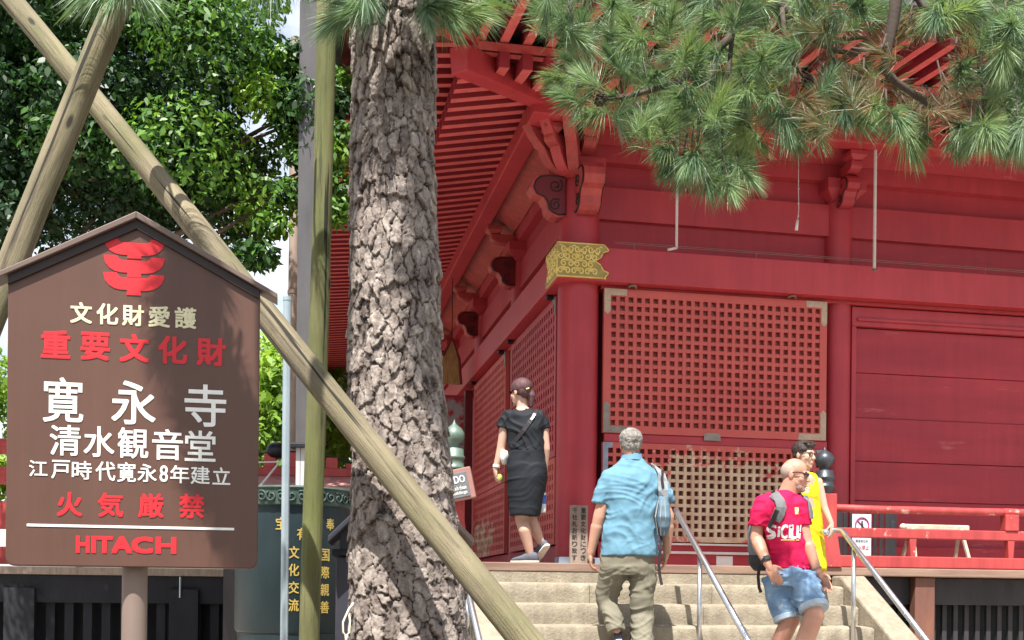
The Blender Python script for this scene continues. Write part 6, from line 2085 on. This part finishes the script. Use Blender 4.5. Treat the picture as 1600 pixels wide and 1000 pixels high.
for hx, kx, zf2 in ((1252, 1250, z2), (1271, 1272, z2)):
    hp_ = J(hx, 850); kn = J(kx, 895, -.05)
    fo = Vector((kn.x, kn.y + .02, zf2 + .08))
    mb.chain([hp_, kn, kn * .6 + fo * .4, fo], [.075, .052, .050, .034])
place('body', remesh(mb, VX, 3), M['skin_fair'], by, True, world=True)
mb = MB()
mb.loft([(J(x, y), RB * hw, FB * hd) for x, y, hw, hd in ((1264, 846, .138, .10), (1263.5, 820, .130, .095), (1262, 790, .126, .09), (1260.5, 765, .126, .088), (1260, 752, .122, .08), (1260, 744, .100, .068), (1259.5, 739, .072, .055))], 32, 2.3)
jer = cloth(mb, 'jersey', 'yellow', by, .008, 4, [(.007, (6, 6, 9))], [(.012, 1.3, 14, 3), (.010, .5, 14, 4)])
mb = MB()
mb.loft([(J(1262, 840), RB * .145, FB * .11), (J(1262, 856), RB * .15, FB * .115)], 24, 2.3)
mb.tube([J(1252, 852), J(1251, 875, -.02), J(1250, 892, -.04)], [.09, .10, .10], 18)
mb.tube([J(1272, 852), J(1273, 875, -.02), J(1273, 892, -.04)], [.09, .10, .10], 18)
cloth(mb, 'shorts', 'yellow', by, .008, 3, [(.008, (8, 8, 10))])
mb, so_ = MB(), MB()
for kx in (1250, 1272):
    kn = J(kx, 895, -.05)
    shoe(mb, so_, Vector((kn.x - .03, kn.y + .07, z2)), FB, Z, s=.85)
mb.build('shoes', M['shoegrey'], by, smooth=True, world=True); so_.build('shoe_soles', M['sole'], by, smooth=True, world=True)
mb = MB()
mb.ell(Lh(0, -.024, .050), (r_ * .083, f_ * .100, u_ * .082), 22, 14)
mb.ell(Lh(0, -.055, .0), (r_ * .074, f_ * .050, u_ * .055), 18, 10)
mb.ell(Lh(0, .055, .088), (r_ * .058, f_ * .036, u_ * .026), 14, 8)
for k in range(26):
    x_ = random.uniform(-.06, .06)
    mb.cap(Lh(x_, random.uniform(-.02, .06), .10), .012, Lh(x_ * 1.1 + .01, random.uniform(.05, .085), .122 - abs(x_) * .3), .006, 7)
cloth(mb, 'hair', 'hairdark', by, .0055, 2, [(.004, (50, 50, 50))])
gl = MB()
for k in (-1, 1):
    q = [Lh(k * .034 + math.cos(a_) * .027, .099 - abs(math.cos(a_)) * .003, .004 + math.sin(a_) * .020) for a_ in np.linspace(0, 2 * math.pi, 17)]
    gl.tube(q, .0028, 6)
    gl.tube([Lh(k * .062, .09, .012), Lh(k * .081, -.002, .010)], .0028, 6)
gl.tube([Lh(-.008, .106, .008), Lh(.008, .106, .008)], .003, 6)
gl.build('glasses', M['ink'], by, world=True)
ey = MB()
for k in (-1, 1):
    ey.ell(Lh(k * .033, .086, .003), (r_ * .012, f_ * .007, u_ * .006), 10, 6)
ey.build('eyes', M['ink'], by, world=True)
ew = MB().ell(Lh(0, .0995, -.074), (r_ * .018, f_ * .004, u_ * .005), 10, 6)
ew.build('lips', M['lips'], by, smooth=True, world=True)
bb = bvh(jer)
o = J(1249, 781, -.3)
ux = (J(1270, 781, -.3) - o).normalized()
printed('number', '33', bb, o, ux, Z, Y, [('3', .062, .105), ('3', .062, .105)], 'purple', by, .05)
printed('number_face', '33', bb, o + Vector((.006, -.004, 0)), ux, Z, Y, [('3', .054, .095), ('3', .054, .095)], 'white', by, .005)
printed('lettering', 'RS', bb, J(1258, 762, -.3), ux, Z, Y, [('R', .04, .045), ('S', .04, .045)], 'white', by, .04)
